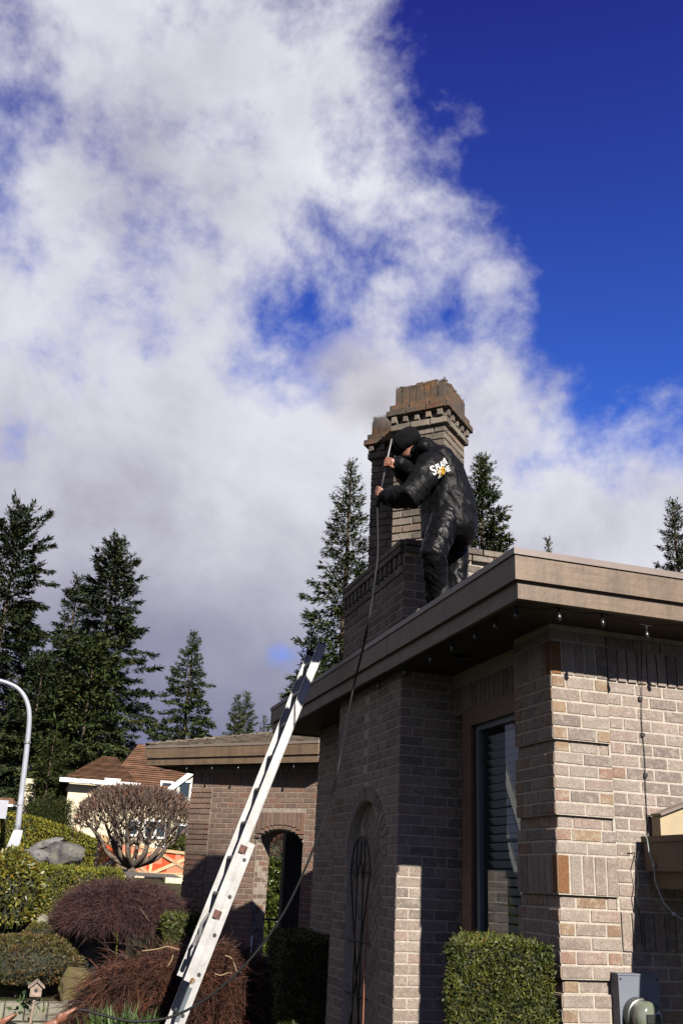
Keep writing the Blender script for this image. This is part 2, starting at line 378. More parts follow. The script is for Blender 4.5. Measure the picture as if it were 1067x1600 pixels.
M_BIRD = mat('weathered_wood', (.36, .27, .21), .9, noise_scale=25, var=.3)
M_METER = mat('meter_glass', (.20, .22, .17), .08, spec=.8)
M_PANEL = mat('meter_panel', (.19, .21, .26), .5, noise_scale=5, var=.06)
M_NET = None
def net_mat():
    m = bpy.data.materials.new('orange_net'); m.use_nodes = True; nt = m.node_tree; N = nt.nodes; L = nt.links
    b = N['Principled BSDF']; b.inputs['Base Color'].default_value = (.36, .045, .010, 1); b.inputs['Roughness'].default_value = .6
    tr = N.new('ShaderNodeBsdfTransparent'); mx = N.new('ShaderNodeMixShader'); mx.inputs[0].default_value = .80
    L.new(tr.outputs[0], mx.inputs[1]); L.new(b.outputs[0], mx.inputs[2]); L.new(mx.outputs[0], N['Material Output'].inputs[0]); return m
M_NET = net_mat()

# ------------------------------------------------------------------ ground
def sstep(a, b, x): t = np.clip((x-a)/(b-a), 0, 1); return t*t*(3-2*t)
def gz(x, y):
    x = np.asarray(x, float); y = np.asarray(y, float)
    h = .30*sstep(11.1, 11.5, y)+.45*sstep(11.8, 14.0, y)+.75*sstep(14, 18, y)+.8*sstep(18, 42, y)+.9*sstep(42, 70, y)+3*sstep(70, 200, y)
    side = sstep(.55, .05, (x-.05*y)/np.maximum(2+.03*y, 1))*1.0
    far = sstep(30, 60, y)
    return h*np.maximum(side, far)
def build_ground():
    xs = np.concatenate([np.linspace(-1500, -40, 12)[:-1], np.linspace(-40, -6, 18)[:-1], np.linspace(-6, 8, 71), np.linspace(8, 40, 15)[1:], np.linspace(40, 1500, 12)[1:]])
    ys = np.concatenate([np.linspace(-300, -8, 6)[:-1], np.linspace(-8, 9, 12)[:-1], np.linspace(9, 20, 80)[:-1], np.linspace(20, 80, 40)[:-1], np.linspace(80, 2200, 16)])
    X, Y = np.meshgrid(xs, ys); Z = gz(X, Y)
    V = np.stack([X, Y, Z], -1).reshape(-1, 3); nx = len(xs)
    I = np.arange(len(ys)-1)[:, None]*nx+np.arange(nx-1)[None]
    F = np.stack([I, I+1, I+nx+1, I+nx], -1).reshape(-1, 4)
    m = mat('garden_soil', (.060, .048, .028), .95, noise_scale=1.2, second=(.045, .062, .018), bump=.6, bump_scale=12, spec=.1)
    o = link('ground', np_mesh('ground', V, F), m, smooth=True, kind='structure')
build_ground()

# ------------------------------------------------------------------ house: bricks
house = thing('brick_house', 'pinkish brown brick house with wide taupe eaves and a tall ornate chimney', 'house', (2.848, 5.1, 0))
BL, CO, JT = .196, .0715, .0115            # brick pitch, course pitch, joint
RNG = random.Random(5)
BR = []                                    # (kind, cls, wallkey, origin, u, n, w, h, depth, tilt)
def brick(kind, cls, wall, o, u, n, u0, u1, z0, z1, proud=0.0, tilt=0.0, cu=None, cz=None):
    w = u1-u0-JT; h = z1-z0-JT
    if w < .012 or h < .012: return
    c = o+u*((u0+u1)/2)+Vector((0, 0, (z0+z1)/2-o.z))+n*(proud+RNG.uniform(-.0012, .0016))
    BR.append((kind, cls, wall, c, u, n, round(w, 3), round(h, 3), tilt+RNG.uniform(-.004, .004)))
def rows(wall, o, u, n, L, z0, z1, cls='field', kind='brick', skip=None, off=0, proud=0.0, opening=None, start=0.0, orange=.06):
    k = 0; z = z0
    nrow = max(1, round((z1-z0)/CO)); ch = (z1-z0)/nrow
    for k in range(nrow):
        za, zb = z0+k*ch, z0+(k+1)*ch
        x = start-((k+off) % 2)*BL/2
        while x < L-1e-4:
            a, b = max(x, start), min(x+BL, L); x += BL
            if b-a < .02: continue
            c = cls
            if cls == 'field' and RNG.random() < orange: c = 'orange'
            if opening:
                r = opening(a, b, za, zb)
                if r is None: continue
                a, b = r
            brick(kind, c, wall, o, u, n, a, b, za, zb, proud)
def soldiers(wall, o, u, n, a0, a1, z0, z1, cls='field', proud=0.0, first=None, kind='soldier_brick'):
    m = max(1, round((a1-a0)/CO)); w = (a1-a0)/m
    for i in range(m):
        c = first if (first and i == 0) else cls
        brick(kind, c, wall, o, u, n, a0+i*w, a0+(i+1)*w, z0, z1, proud)
WALLS = {}
def core(key, mb, mt, name='wall'):
    WALLS[key] = wobj(name, mb, mt, house); return WALLS[key]

XA, YAe = 2.848, 5.1
LED = [2.456, 2.027, 1.598, 1.169, .740, .311]
XV, YV, ZV = Vector((1, 0, 0)), Vector((0, 1, 0)), Vector((0, 0, 1))
# front wall (faces the sun)
core('front', MB().box((XA+2*BL-.012, YAe+.0165, -.3), (7.5, YAe+.3, 3.17)), M_MORT)
of = Vector((XA, YAe, 0))
def quoin(wall, o, u, n, width, z0, z1, flip, pr):
    """one 5-course block of alternating stretchers and headers"""
    ch = (z1-z0)/5
    for k in range(5):
        za, zb = z0+k*ch, z0+(k+1)*ch
        if (k+flip) % 2 == 0: cuts = [0, BL, 2*BL]
        else: cuts = [0, BL/2, BL*1.5, 2*BL]
        if width > .45: cuts = cuts+[width] if cuts[-1] < width else cuts
        for i in range(len(cuts)-1):
            a, b = cuts[i], min(cuts[i+1], width)
            hd = (b-a) < BL*.6
            brick('quoin_brick', 'orange' if hd and RNG.random() < .9 else 'field', wall, o, u, n, a, b, za, zb, pr)
PR = .0
REC = -.013
def corner_set(wall, o, u, n, width, flip):
    top = 2.840
    soldiers(wall, o, u, n, 0, width, top, 3.055, proud=PR, first='brown')
    rows(wall, o, u, n, width, 3.055, 3.1265, proud=PR, kind='quoin_brick')
    quoin(wall, o, u, n, width, 2.456, top, 1+flip, PR)
    for j, z in enumerate(LED[:-1]):
        zb = LED[j+1]
        rows(wall, o, u, n, width, z-CO, z, proud=-.024, kind='quoin_brick', off=flip+1, orange=.3, start=.024)
        if j == 1:
            soldiers(wall, o, u, n, 0, width, zb, zb+.2145, proud=PR, first='brown')
            rows(wall, o, u, n, width, zb+.2145, z-CO, proud=PR, kind='quoin_brick', off=flip, orange=.35)
        else:
            quoin(wall, o, u, n, width, zb, z-CO, flip, PR)
corner_set('front', of, XV, -YV, 2*BL, 0)
q = 2*BL
rows('front', of, XV, -YV, 4.6, 3.055, 3.1265, proud=REC+.008, start=q)
soldiers('front', of, XV, -YV, q, 4.6, 2.840, 3.055, proud=REC+.010)
rows('front', of, XV, -YV, 4.6, 1.526, 2.840, proud=REC, start=q, off=1)
soldiers('front', of, XV, -YV, q, 4.6, 1.312, 1.526, proud=REC+.010)
rows('front', of, XV, -YV, 4.6, .1, 1.312, proud=REC, start=q)
# return of the corner (shaded side)
RW = .50
core('return', MB().box((XA+.0275, YAe+.0275, -.3), (XA+2*BL-.013, YAe+RW-.008, 3.17)), M_MORT)
for z0_, z1_ in [(2.456, 3.17)]+[(LED[j_+1], LED[j_]-CO) for j_ in range(5)]:
    wobj('mortar_bed', MB().box((XA+.0042, YAe+.0042, z0_), (XA+2*BL-.006, YAe+RW-.012, z1_)), M_MORT, WALLS['return'])
corner_set('return', Vector((XA, YAe, 0)), YV, -XV, RW, 1)
# window wall, with the opening
XW = 2.935; wy0, wy1, wz0, wz1 = YAe+RW, 6.545, .75, 2.835; wyf = wy1; XW0 = XW; XW = 3.06
core('window', MB().box((XW+.005, wy0-.02, wz1), (XW+.25, 6.86, 3.17)), M_MORT)
wobj('wall', MB().box((XW+.005, wy0-.02, -.3), (XW+.25, 6.86, wz0)), M_MORT, house)
wobj('wall', MB().box((XW+.006, wyf, wz0), (XW+.24, 6.86, wz1)), M_MORT, house)
ow = Vector((XW, wy0, 0))
soldiers('window', Vector((XW0+.02, wy0, 0)), YV, -XV, 0, 6.84-wy0, wz1, wz1+.215)
wobj('wall', MB().box((XW0+.026, wy0-.02, wz1+.002), (XW+.1, 6.835, 3.165)), M_MORT, house)
rows('window', Vector((XW, wyf, 0)), YV, -XV, 6.84-wyf, wz0, wz1)
rows('window', ow, YV, -XV, 6.84-wy0, .1, wz0)
# chimney bay: from the ground through the roof
XB, YB, YB2, ZB = 2.525, 6.84, 8.45, 4.10
n1, n2, nz0, nsp = 7.10, 8.10, .10, 1.80          # niche
ncy = (n1+n2)/2; nr = (n2-n1)/2-.07; NREC = .07
bay = MB().box((XB+.0045, YB+.0045, -.3), (XB+.10, n1+.07, 4.24)).box((XB+.0045, n2-.07, -.3), (XB+.10, YB2-.004, 4.24)).box((XB+.10, YB+.0045, -.3), (3.40, YB2-.012, 4.24))
# spandrel above the niche
pts = []
for i in range(17):
    a = math.pi*i/16; pts.append((ncy+nr*math.cos(a)*1.0, nsp+nr*math.sin(a)*1.0))
vs = []
for (y, z) in pts: vs += [(XB+.0045, y, z), (XB+.0045, y, 4.24), (XB+.10, y, z), (XB+.10, y, 4.24)]
fs = []
for i in range(16):
    b0, b1 = i*4, i*4+4
    fs += [(b0, b1, b1+1, b0+1), (b0, b0+2, b1+2, b1), (b0+1, b1+1, b1+3, b0+3)]
bay.add(vs, fs)
core('bay', bay, M_MORT)
def niche_open(a, b, za, zb):
    y0, y1 = YB+a, YB+b; zm = (za+zb)/2
    R = nr+.115
    if zm > nsp: hw = math.sqrt(max(0, R*R-(zm-nsp)**2))
    else: hw = nr
    lo, hi = ncy-hw, ncy+hw
    if y1 <= lo or y0 >= hi: return a, b
    if y0 < lo-.02: return a, lo-YB
    if y1 > hi+.02: return hi-YB, b
    return None
ob = Vector((XB, YB, 0))
rows('bay', ob, YV, -XV, YB2-YB, .1, 3.16, opening=niche_open, orange=.03)
rows('bay', ob, XV, -YV, 3.05-XB, .1, 3.16, off=1, orange=.0)
# arch ring bricks
for i in range(22):
    a0 = math.pi*(i+.5)/22
    c = Vector((XB-.004, ncy+(nr+.058)*math.cos(a0), nsp+(nr+.058)*math.sin(a0)))
    BR.append(('arch_brick', 'field', 'bay', c, YV, -XV, .058, .105, a0-math.pi/2))
# herringbone infill
hb = Vector((XB+NREC, 0, 0)); s_ = .066; l_ = .196
mbk = MB().box((XB+NREC+.005, n1, -.2), (XB+.102, n2, 2.35)); wobj('niche_back', mbk, M_MORT, WALLS['bay'])
l_, s_ = .198, .066
for m in range(-6, 7):
    for k in range(-14, 40):
        for t in (0, 1):
            a_, b_ = (k*s_+l_/2, k*s_+s_/2) if t == 0 else (k*s_+s_/2, (k+1)*s_+l_/2)
            a_ += m*2*l_
            y = ncy+(a_-b_)*.7071; z = .1+(a_+b_)*.7071
            if z < nz0: continue
            lim = nr-.03 if z < nsp else math.sqrt(max(0, (nr-.035)**2-(z-nsp)**2)) if z < nsp+nr-.04 else 0
            if abs(y-ncy) < lim:
                BR.append(('herringbone_brick', 'field', 'bay', Vector((XB+NREC, y, z)), YV, -XV, l_-.012, s_-.010, math.radians(45 if t == 0 else 135)))
# chimney base above the roof
oc = Vector((XB, YB, 0))
rows('chimney', oc, YV, -XV, YB2-YB, 3.17, 3.95, cls='chim', kind='chimney_brick')
rows('chimney', oc, XV, -YV, .875, 3.17, 4.10, cls='chim', kind='chimney_brick', off=1)
rows('chimney', oc, YV, -XV, YB2-YB, 4.12, 4.24, cls='chim', kind='chimney_brick', proud=.035)
rows('chimney', oc, XV, -YV, .875, 4.12, 4.24, cls='chim', kind='chimney_brick', proud=.035)
for i in range(14):                                     # dentil band along the base
    a = i*(YB2-YB)/14
    brick('dentil', 'chim', 'chimney', oc, YV, -XV, a+.02, a+.08, 4.02, 4.12, .028)
rows('chimney', oc, YV, -XV, YB2-YB, 3.95, 4.02, cls='chim', kind='chimney_brick', proud=.012)
chim = MB().box((XB+.06, YB+.06, 4.20), (3.36, YB2-.06, 4.262))
chimney = wobj('chimney', chim, M_MORTC, house); WALLS['chimney'] = chimney
# two square stacks set diagonally
S2 = math.sqrt(.5)
def stack(cx, cy, hd):
    side = hd*math.sqrt(2)
    c = Vector((cx, cy, 0))
    for k in range(4):
        n = Vector((math.cos(math.radians(225+90*k)), math.sin(math.radians(225+90*k)), 0)); u = ZV.cross(n)*1.0
        u = Vector((-n.y, n.x, 0))
        o = c+n*(side/2)-u*(side/2)
        rows('chimney', o, u, n, side, 4.26, 5.46, cls='chim', kind='chimney_brick', off=k)
        def ring(z0, z1, pr, kind='chimney_brick', cls='chim'):
            o2 = c+n*(side/2)-u*(side/2+pr)
            rows('chimney', o2, u, n, side+2*pr, z0, z1, cls=cls, kind=kind, proud=pr, off=k)
        ring(5.46, 5.53, .030)
        m = 5
        for i in range(m):
            w = (side+.07)/m
            o2 = o-u*.035
            brick('dentil', 'chim', 'chimney', o2, u, n, i*w+.018+RNG.uniform(-.006, .006), i*w+.078+RNG.uniform(-.006, .006), 5.53, 5.60+RNG.uniform(-.004, .003), .045+RNG.uniform(-.012, .006), RNG.uniform(-.05, .05))
        ring(5.60, 5.665, .062, cls='cap'); ring(5.665, 5.73, .038, cls='cap')
        mm = round(side/CO)
        for i in range(mm):
            w = side/mm
            brick('cap_brick', 'cap', 'chimney', o, u, n, i*w+RNG.uniform(-.004, .001), (i+1)*w+RNG.uniform(-.001, .004), 5.73, 5.935+RNG.uniform(-.022, .012)-.035*abs(2*i/(mm-1)-1)**4, RNG.uniform(-.006, .008), RNG.uniform(-.02, .02))
    M = Matrix.Translation(c)@Matrix.Rotation(math.radians(45), 4, 'Z')
    h = side/2-.012
    mb = MB().box((-h, -h, 4.2), (h, h, 5.92), M=M).box((-h-.03, -h-.03, 5.46), (h+.03, h+.03, 5.525), M=M).box((-h-.05, -h-.05, 5.60), (h+.05, h+.05, 5.66), M=M)
    o = obj('flue_stack', mb, M_MORTC, chimney)
    # moss tufts on the cap
    rng = np.random.default_rng(int(cx*100+cy*10)); n_ = 1800
    t = rng.uniform(-1, 1, (n_, 2)); edge = rng.random(n_) < .75
    ax = rng.integers(0, 2, n_); sg = rng.choice([-1, 1], n_)
    for i in range(n_):
        if edge[i]: t[i, ax[i]] = sg[i]*rng.uniform(.86, 1.02)
    pl = np.stack([t[:, 0]*side/2, t[:, 1]*side/2], 1); ca = S2
    Pt = np.stack([cx+(pl[:, 0]-pl[:, 1])*ca, cy+(pl[:, 0]+pl[:, 1])*ca, np.full(n_, 5.918)+rng.uniform(-.03, .012, n_)], 1)
    d = rng.normal(size=(n_, 3)); d[:, 2] = np.abs(d[:, 2])+.5
    V, F = cards(Pt, d, rng.uniform(.006, .016, n_), rng.uniform(.008, .018, n_), rng)
    mo = link('moss', np_mesh('moss', V, F), mat('moss', (.20, .10, .04), .95, noise_scale=8, second=(.10, .08, .03), island=.35, spec=.05), kind='stuff')
    mo.parent = chimney
stack(2.95, 7.38, .35); stack(2.95, 8.03, .35)

# facade beyond the bay, and the end of the wing
YE = 10.26
core('beyond', MB().box((XA+.005, YB2-.05, -.3), (XA+.3, YE-.012, 3.17)), M_MORT)
wobj('wall', MB().box((XA+.31, YE-.3, -.3), (6, YE-.012, 3.17)), M_MORT, house)
rows('beyond', Vector((XA, YB2, 0)), YV, -XV, YE-YB2, .1, 3.16)
# porch at 45 degrees
PN = Vector((-S2, -S2, 0)); PU = Vector((S2, -S2, 0))
PO = Vector((2.165, 14.875, 0))                         # left end of the porch wall
PT = Matrix(((PU.x, PN.x, 0, PO.x), (PU.y, PN.y, 0, PO.y), (0, 0, 1, 0), (0, 0, 0, 1)))
ao0, ao1, asp, art = 1.24, 2.00, 2.08, .17               # arch opening along the wall, spring height, rise
PL = 3.4
pm = MB().box((.012, -.36, -.3), (ao0, -.005, 3.2), M=PT).box((ao1, -.36, -.3), (PL, -.005, 3.2), M=PT)
def arch_z(s): 
    t = (s-(ao0+ao1)/2)/((ao1-ao0)/2); return asp+art*math.sqrt(max(0, 1-t*t*.999))-0
vs = []; fs = []
for i in range(15):
    s = ao0+(ao1-ao0)*i/14; z = arch_z(s)
    vs += [PT@Vector((s, -.005, z)), PT@Vector((s, -.005, 3.2)), PT@Vector((s, -.36, z)), PT@Vector((s, -.36, 3.2))]
for i in range(14):
    b0, b1 = i*4, i*4+4
    fs += [(b0, b0+1, b1+1, b1), (b0, b1, b1+2, b0+2), (b0+2, b1+2, b1+3, b0+3), (b0+1, b0+3, b1+3, b1+1)]
pm.add(vs, fs)
# side wall of the porch running back from its outer corner, and a return to the right
pm.box((.012, -.8, -.3), (.35, -.36, 3.2), M=PT)
core('porch', pm, mat('porch_mortar', (.40, .34, .28), .95, noise_scale=20, var=.25, bump=.5, bump_scale=120, spec=.1))  # greyer joints, with the porch shade darkened into the mortar colour
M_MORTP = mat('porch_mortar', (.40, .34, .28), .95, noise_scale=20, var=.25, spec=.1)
def porch_open(a, b, za, zb):
    zm = zb
    if za > arch_z((ao0+ao1)/2)+.24: return a, b
    lo, hi = ao0-.0, ao1+.0
    if za >= asp+.02 and za < asp+art+.26: lo, hi = ao0-.02, ao1+.02
    if b <= lo or a >= hi: return a, b
    if a < lo-.02: return a, lo
    if b > hi+.02: return hi, b
    return None
qw = .40
for zz0, zz1 in [(LED[i+1], LED[i]-CO) for i in range(5)]+[(2.456, 2.840)]:
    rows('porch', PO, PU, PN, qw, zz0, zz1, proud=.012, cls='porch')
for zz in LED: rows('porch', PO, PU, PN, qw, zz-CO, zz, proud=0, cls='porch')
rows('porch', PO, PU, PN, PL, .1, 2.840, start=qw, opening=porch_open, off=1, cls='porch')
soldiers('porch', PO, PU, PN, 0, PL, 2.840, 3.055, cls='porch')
for i in range(11):
    a = ao0-.02+(ao1-ao0+.04)*i/11; b = ao0-.02+(ao1-ao0+.04)*(i+1)/11
    z0 = arch_z(min(max((a+b)/2, ao0+.01), ao1-.01))+.012
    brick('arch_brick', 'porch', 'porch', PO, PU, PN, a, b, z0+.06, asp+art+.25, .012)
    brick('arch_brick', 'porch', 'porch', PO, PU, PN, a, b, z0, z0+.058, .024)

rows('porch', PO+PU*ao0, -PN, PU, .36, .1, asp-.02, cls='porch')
wobj('wall', MB().box((on(441, 1400, Y=15.9).x, 15.9, -.3), (on(441, 1400, Y=15.9).x+1.2, 16.1, 3.2)), M_SOFF, house)
# emit bricks
BMESH = {}
def brick_verts(w, h, dp, bev, jr):
    x, z = w/2, h/2
    j = lambda s: jr.uniform(-s, s)
    ring0 = [(-x, -dp, -z), (x, -dp, -z), (x, -dp, z), (-x, -dp, z)]
    ring1 = [(-x+j(.001), -bev, -z+j(.001)), (x+j(.001), -bev, -z+j(.001)), (x+j(.001), -bev, z+j(.001)), (-x+j(.001), -bev, z+j(.001))]
    ring2 = [(-x+bev+j(.004), j(.001), -z+bev+j(.003)), (x-bev+j(.004), j(.001), -z+bev+j(.002)), (x-bev+j(.0025), j(.001), z-bev+j(.002)), (-x+bev+j(.0025), j(.001), z-bev+j(.002))]
    vs = ring0+ring1+ring2; fs = [(8, 9, 10, 11)]
    for r in (0, 4):
        for k in range(4): fs.append((r+k, r+(k+1) % 4, r+4+(k+1) % 4, r+4+k))
    return vs, fs
def brick_frame(c, u, n, tilt):
    z = ZV
    if tilt:
        u2 = u*math.cos(tilt)+z*math.sin(tilt); z2 = z*math.cos(tilt)-u*math.sin(tilt); u, z = u2, z2
    return Matrix(((u.x, n.x, z.x, c.x), (u.y, n.y, z.y, c.y), (u.z, n.z, z.z, c.z), (0, 0, 0, 1)))
CAPS = {'brick': 300, 'quoin_brick': 290, 'soldier_brick': 120, 'chimney_brick': 300, 'dentil': 40, 'cap_brick': 40, 'arch_brick': 40, 'herringbone_brick': 60}
def emit_bricks():
    score = []
    for i, b in enumerate(BR):
        kind, cls, wall, c, u, n, w, h, t = b
        x, y, dep = proj(c); s = 0
        if 0 <= x <= 1067 and 0 <= y <= 1600 and dep > 0:
            v = Vector(EYE)-c; f = v.normalized().dot(n)
            if f > .04: s = w*h*f/(dep*dep)*FPX*FPX
            if wall == 'porch': s *= .5
            if wall == 'bay' and n.y < -.5 and c.z < .95: s = 0
            if wall == 'window' and c.z < 2: s = 0
            if wall == 'front' and c.x > 3.42 and c.z < 1.66: s *= .6
        score.append(s)
    single = set()
    for kind, cap in CAPS.items():
        ids = sorted((i for i, b in enumerate(BR) if b[0] == kind and score[i] > 25), key=lambda i: -score[i])[:cap]
        single.update(ids)
    mass = {}
    jr = random.Random(9)
    for i, b in enumerate(BR):
        kind, cls, wall, c, u, n, w, h, t = b
        dp = .05 if kind not in ('dentil',) else .09
        Mx = brick_frame(c, u, n, t); par = WALLS[wall]
        if i in single:
            key = (w, h, dp, cls, jr.randrange(3))
            if key not in BMESH:
                mb = MB().add(*brick_verts(w, h, dp, .003, jr)); me = mb.mesh('brick'); me.materials.append(bmats(cls)[0]); BMESH[key] = me
            o = bpy.data.objects.new(kind, BMESH[key]); COL.objects.link(o); o.parent = par
            o.matrix_basis = Mx
        else:
            mb = mass.setdefault((wall, cls), MB())
            vs, fs = brick_verts(w, h, dp, .003, jr); mb.add([Mx@Vector(v) for v in vs], fs, jr.random())
    for (wall, cls), mb in mass.items():
        o = obj('brickwork', mb, bmats(cls)[1], None, kind='stuff'); par = WALLS[wall]
        o.parent = par; o.matrix_parent_inverse = (Matrix.Translation(house.location)@Matrix(par.matrix_parent_inverse)).inverted()
emit_bricks()

# ------------------------------------------------------------------ house: eaves, soffits, roofs
def eave_run(pts, inward, zt=3.436):
    """boards along a polyline of fascia-top corners; inward = unit normals of the runs; each run its own boards"""
    for i in range(len(pts)-1):
        p, q = Vector(pts[i]), Vector(pts[i+1]); n = Vector(inward[i]); d = (q-p).normalized()
        def board(name, out, z0, z1, m, th=.03):
            # mitre by running along the offset corner points
            def off(k, o):
                c = Vector(pts[k]); ns = [Vector(inward[j]) for j in (k-1, k) if 0 <= j < len(inward)]
                if len(ns) == 1: return c+ns[0]*o
                a, b = ns; s = (a+b); return c+s*(o/(1+a.dot(b)))
            a0, b0, a1, b1 = off(i, out), off(i+1, out), off(i, out+th), off(i+1, out+th)
            ln = (b0-a0).length; k_ = max(1, round(ln/2.3)); fr = [0]+[(q_+RNG.uniform(-.12, .12))/k_ for q_ in range(1, k_)]+[1]
            for f0, f1 in zip(fr[:-1], fr[1:]):
              e0, e1 = (.0025/ln if f0 > 0 else 0), (.0025/ln if f1 < 1 else 0)
              qa, qb, qc, qd = a0.lerp(b0, f0+e0), a0.lerp(b0, f1-e1), a1.lerp(b1, f1-e1), a1.lerp(b1, f0+e0); dz_ = RNG.uniform(-.0015, .0015)
              vs = [Vector((v.x, v.y, z+dz_)) for z in (z0, z1) for v in (qa, qb, qc, qd)]
              wobj(name, MB().add(vs, [(0, 1, 2, 3)[::-1], (4, 5, 6, 7), (0, 1, 5, 4), (1, 2, 6, 5), (2, 3, 7, 6), (3, 0, 4, 7)]), m, house)
        board('fascia_board', .010, 3.250, 3.400, M_FASC)
        board('fascia_board', .036, 3.145, 3.252, M_FASC)
        board('roof_flashing', 0.0, 3.398, zt, M_FLASH, .16)
E0 = (2.375, 4.627, 0)
eave_run([(9, 4.627, 0), E0, (2.375, 10.73, 0), (7, 10.73, 0)], [(0, 1, 0), (1, 0, 0), (0, -1, 0)])
PLp, PRp = (1.443, 15.238, 0), (3.584, 12.949, 0)
eave_run([(1.443+.7303*3.2, 15.238+.6831*3.2, 0), PLp, PRp, (7, 12.949, 0)], [(.6831, -.7303, 0), (.7303, .6831, 0), (0, 1, 0)])
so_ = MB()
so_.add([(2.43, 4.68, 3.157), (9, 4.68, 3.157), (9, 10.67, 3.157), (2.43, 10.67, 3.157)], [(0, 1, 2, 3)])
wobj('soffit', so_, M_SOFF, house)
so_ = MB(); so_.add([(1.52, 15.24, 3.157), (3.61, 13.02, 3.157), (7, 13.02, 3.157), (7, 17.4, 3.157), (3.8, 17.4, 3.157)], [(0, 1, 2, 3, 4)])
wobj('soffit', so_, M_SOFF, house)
sl_ = .25
ap = (5.42, 7.678, 3.43+3.045*sl_)
rf = MB()
rf.add([(2.385, 4.637, 3.43), (9, 4.637, 3.43), (9, 7.678, ap[2]), ap, (2.385, 10.72, 3.43), (9, 10.72, 3.43)], [(0, 1, 2, 3), (0, 3, 4), (4, 3, 2, 5)])
wobj('roof', rf, M_ROOF, house)
pr_ = MB(); d_ = 3.5
H1 = (1.443+2.9, 15.238+.05, 3.43+2.06*sl_)
pr_.add([(1.453, 15.243, 3.43), (3.588, 12.959, 3.43), H1, (3.75, 17.40, 3.43), (8, 12.959, 3.43), (8, 15.2, H1[2]), (8, 17.4, 3.43)], [(0, 1, 2), (0, 2, 3), (1, 4, 5, 2), (2, 5, 6, 3)])
proof = wobj('roof', pr_, M_ROOF, house)
# wooden shakes on the porch roof, row over row
def shakes():
    rr = random.Random(3); mb = MB()
    A = Vector((1.453, 15.243, 3.43)); B = Vector((3.588, 12.959, 3.43)); T = Vector(H1)
    u = (B-A).normalized(); n = (B-A).cross(T-A).normalized()
    if n.z < 0: n = -n
    v = n.cross(u); v = v if v.z > 0 else -v
    w = (B-A).length; tu, tv = (T-A).dot(u), (T-A).dot(v); rows_ = 26
    for k in range(rows_):
        v0 = tv*k/rows_; v1 = tv*(k+1.25)/rows_
        f = k/rows_; lo, hi = tu*f, w+(tu-w)*f; x = lo
        while x < hi:
            b = min(x+rr.uniform(.08, .17), hi); dv = rr.uniform(-.012, .012); th = rr.uniform(.012, .03)
            c = [A+u*x+v*(v0+dv)+n*(th+.012), A+u*(b-.006)+v*(v0+dv)+n*(th+.012), A+u*(b-.006)+v*v1+n*.006, A+u*x+v*v1+n*.006,
                 A+u*x+v*(v0+dv)+n*.002, A+u*(b-.006)+v*(v0+dv)+n*.002]
            mb.add(c, [(0, 1, 2, 3), (4, 5, 1, 0), (4, 0, 3), (5, 2, 1)], rr.random()); x = b
    o = obj('roof_shakes', mb, M_ROOF, None, kind='stuff')
    o.parent = proof; o.matrix_parent_inverse = (Matrix.Translation(house.location)@Matrix(proof.matrix_parent_inverse)).inverted()
    # ridge shakes along the hip
    mb2 = MB(); 
    for k in range(20):
        p = A.lerp(T, k/20.0); q_ = A.lerp(T, (k+1.3)/20.0); mb2.beam(p+Vector((0, 0, .045)), q_+Vector((0, 0, .02)), .16, .02)
    o = obj('ridge_shakes', mb2, M_ROOF, None, kind='stuff')
    o.parent = proof; o.matrix_parent_inverse = (Matrix.Translation(house.location)@Matrix(proof.matrix_parent_inverse)).inverted()
shakes()
# round recessed light in the soffit
c = Vector((2.721, 6.152, 3.157))
rl = MB().lathe([(.085, -.006), (.085, .004), (.062, .004), (.062, -.006)], 20, Matrix.Translation(c)); wobj('soffit_light', rl, mat('bronze_ring', (.12, .09, .05), .4, metal=.5), house)

# window
def hchild(name, mb, m, par, kind=None, smooth=False):
    o = obj(name, mb, m, None, smooth, kind); o.parent = par
    o.matrix_parent_inverse = (Matrix.Translation(house.location)@Matrix(par.matrix_parent_inverse)).inverted(); return o
fw_ = .15; XW = XW0
wf = MB().box((XW-.03, wy1-fw_, wz0), (XW+.17, wy1, wz1)).box((XW-.03, wy0, wz1-.13), (XW+.10, wy1-fw_, wz1)).box((XW-.03, wy0, wz0), (XW+.1, wy1-fw_, wz0+.1))
win = wobj('window', wf, M_WOOD, house)
hchild('seal', MB().box((XW-.005, wy1-fw_-.022, wz0+.1), (XW+.06, wy1-fw_, wz1-.13)), M_DARK, win)
hchild('sash', MB().box((XW+.0, wy1-fw_-.075, wz0+.1), (XW+.06, wy1-fw_-.022, wz1-.13)).box((XW+.0, wy0, wz1-.17), (XW+.06, wy1-fw_-.075, wz1-.13)), M_GREYV, win)
hchild('pane', MB().add([(XW+.030, wy1-fw_-.075, wz0+.1), (XW+.030, wy0, wz0+.1), (XW+.030, wy0, wz1-.17), (XW+.030, wy1-fw_-.075, wz1-.17)], [(0, 1, 2, 3)]), M_GLASS, win)
mbr = MB().box((XW+.128, wy0-.02, wz0), (XW+.138, wy1-.02, wz1))
rm = hchild('backing', mbr, M_ROOM, win)
z = wz0+.12
while z < wz1-.18:
    b = MB(); Mx = Matrix.Translation((XW+.092, 0, z))@Matrix.Rotation(math.radians(48), 4, 'Y')
    b.box((-.027, wy0+.01, -.0015), (.027, wy1-fw_+.01, .0015), M=Mx); hchild('blind_slat', b, M_BLIND, win); z += .056

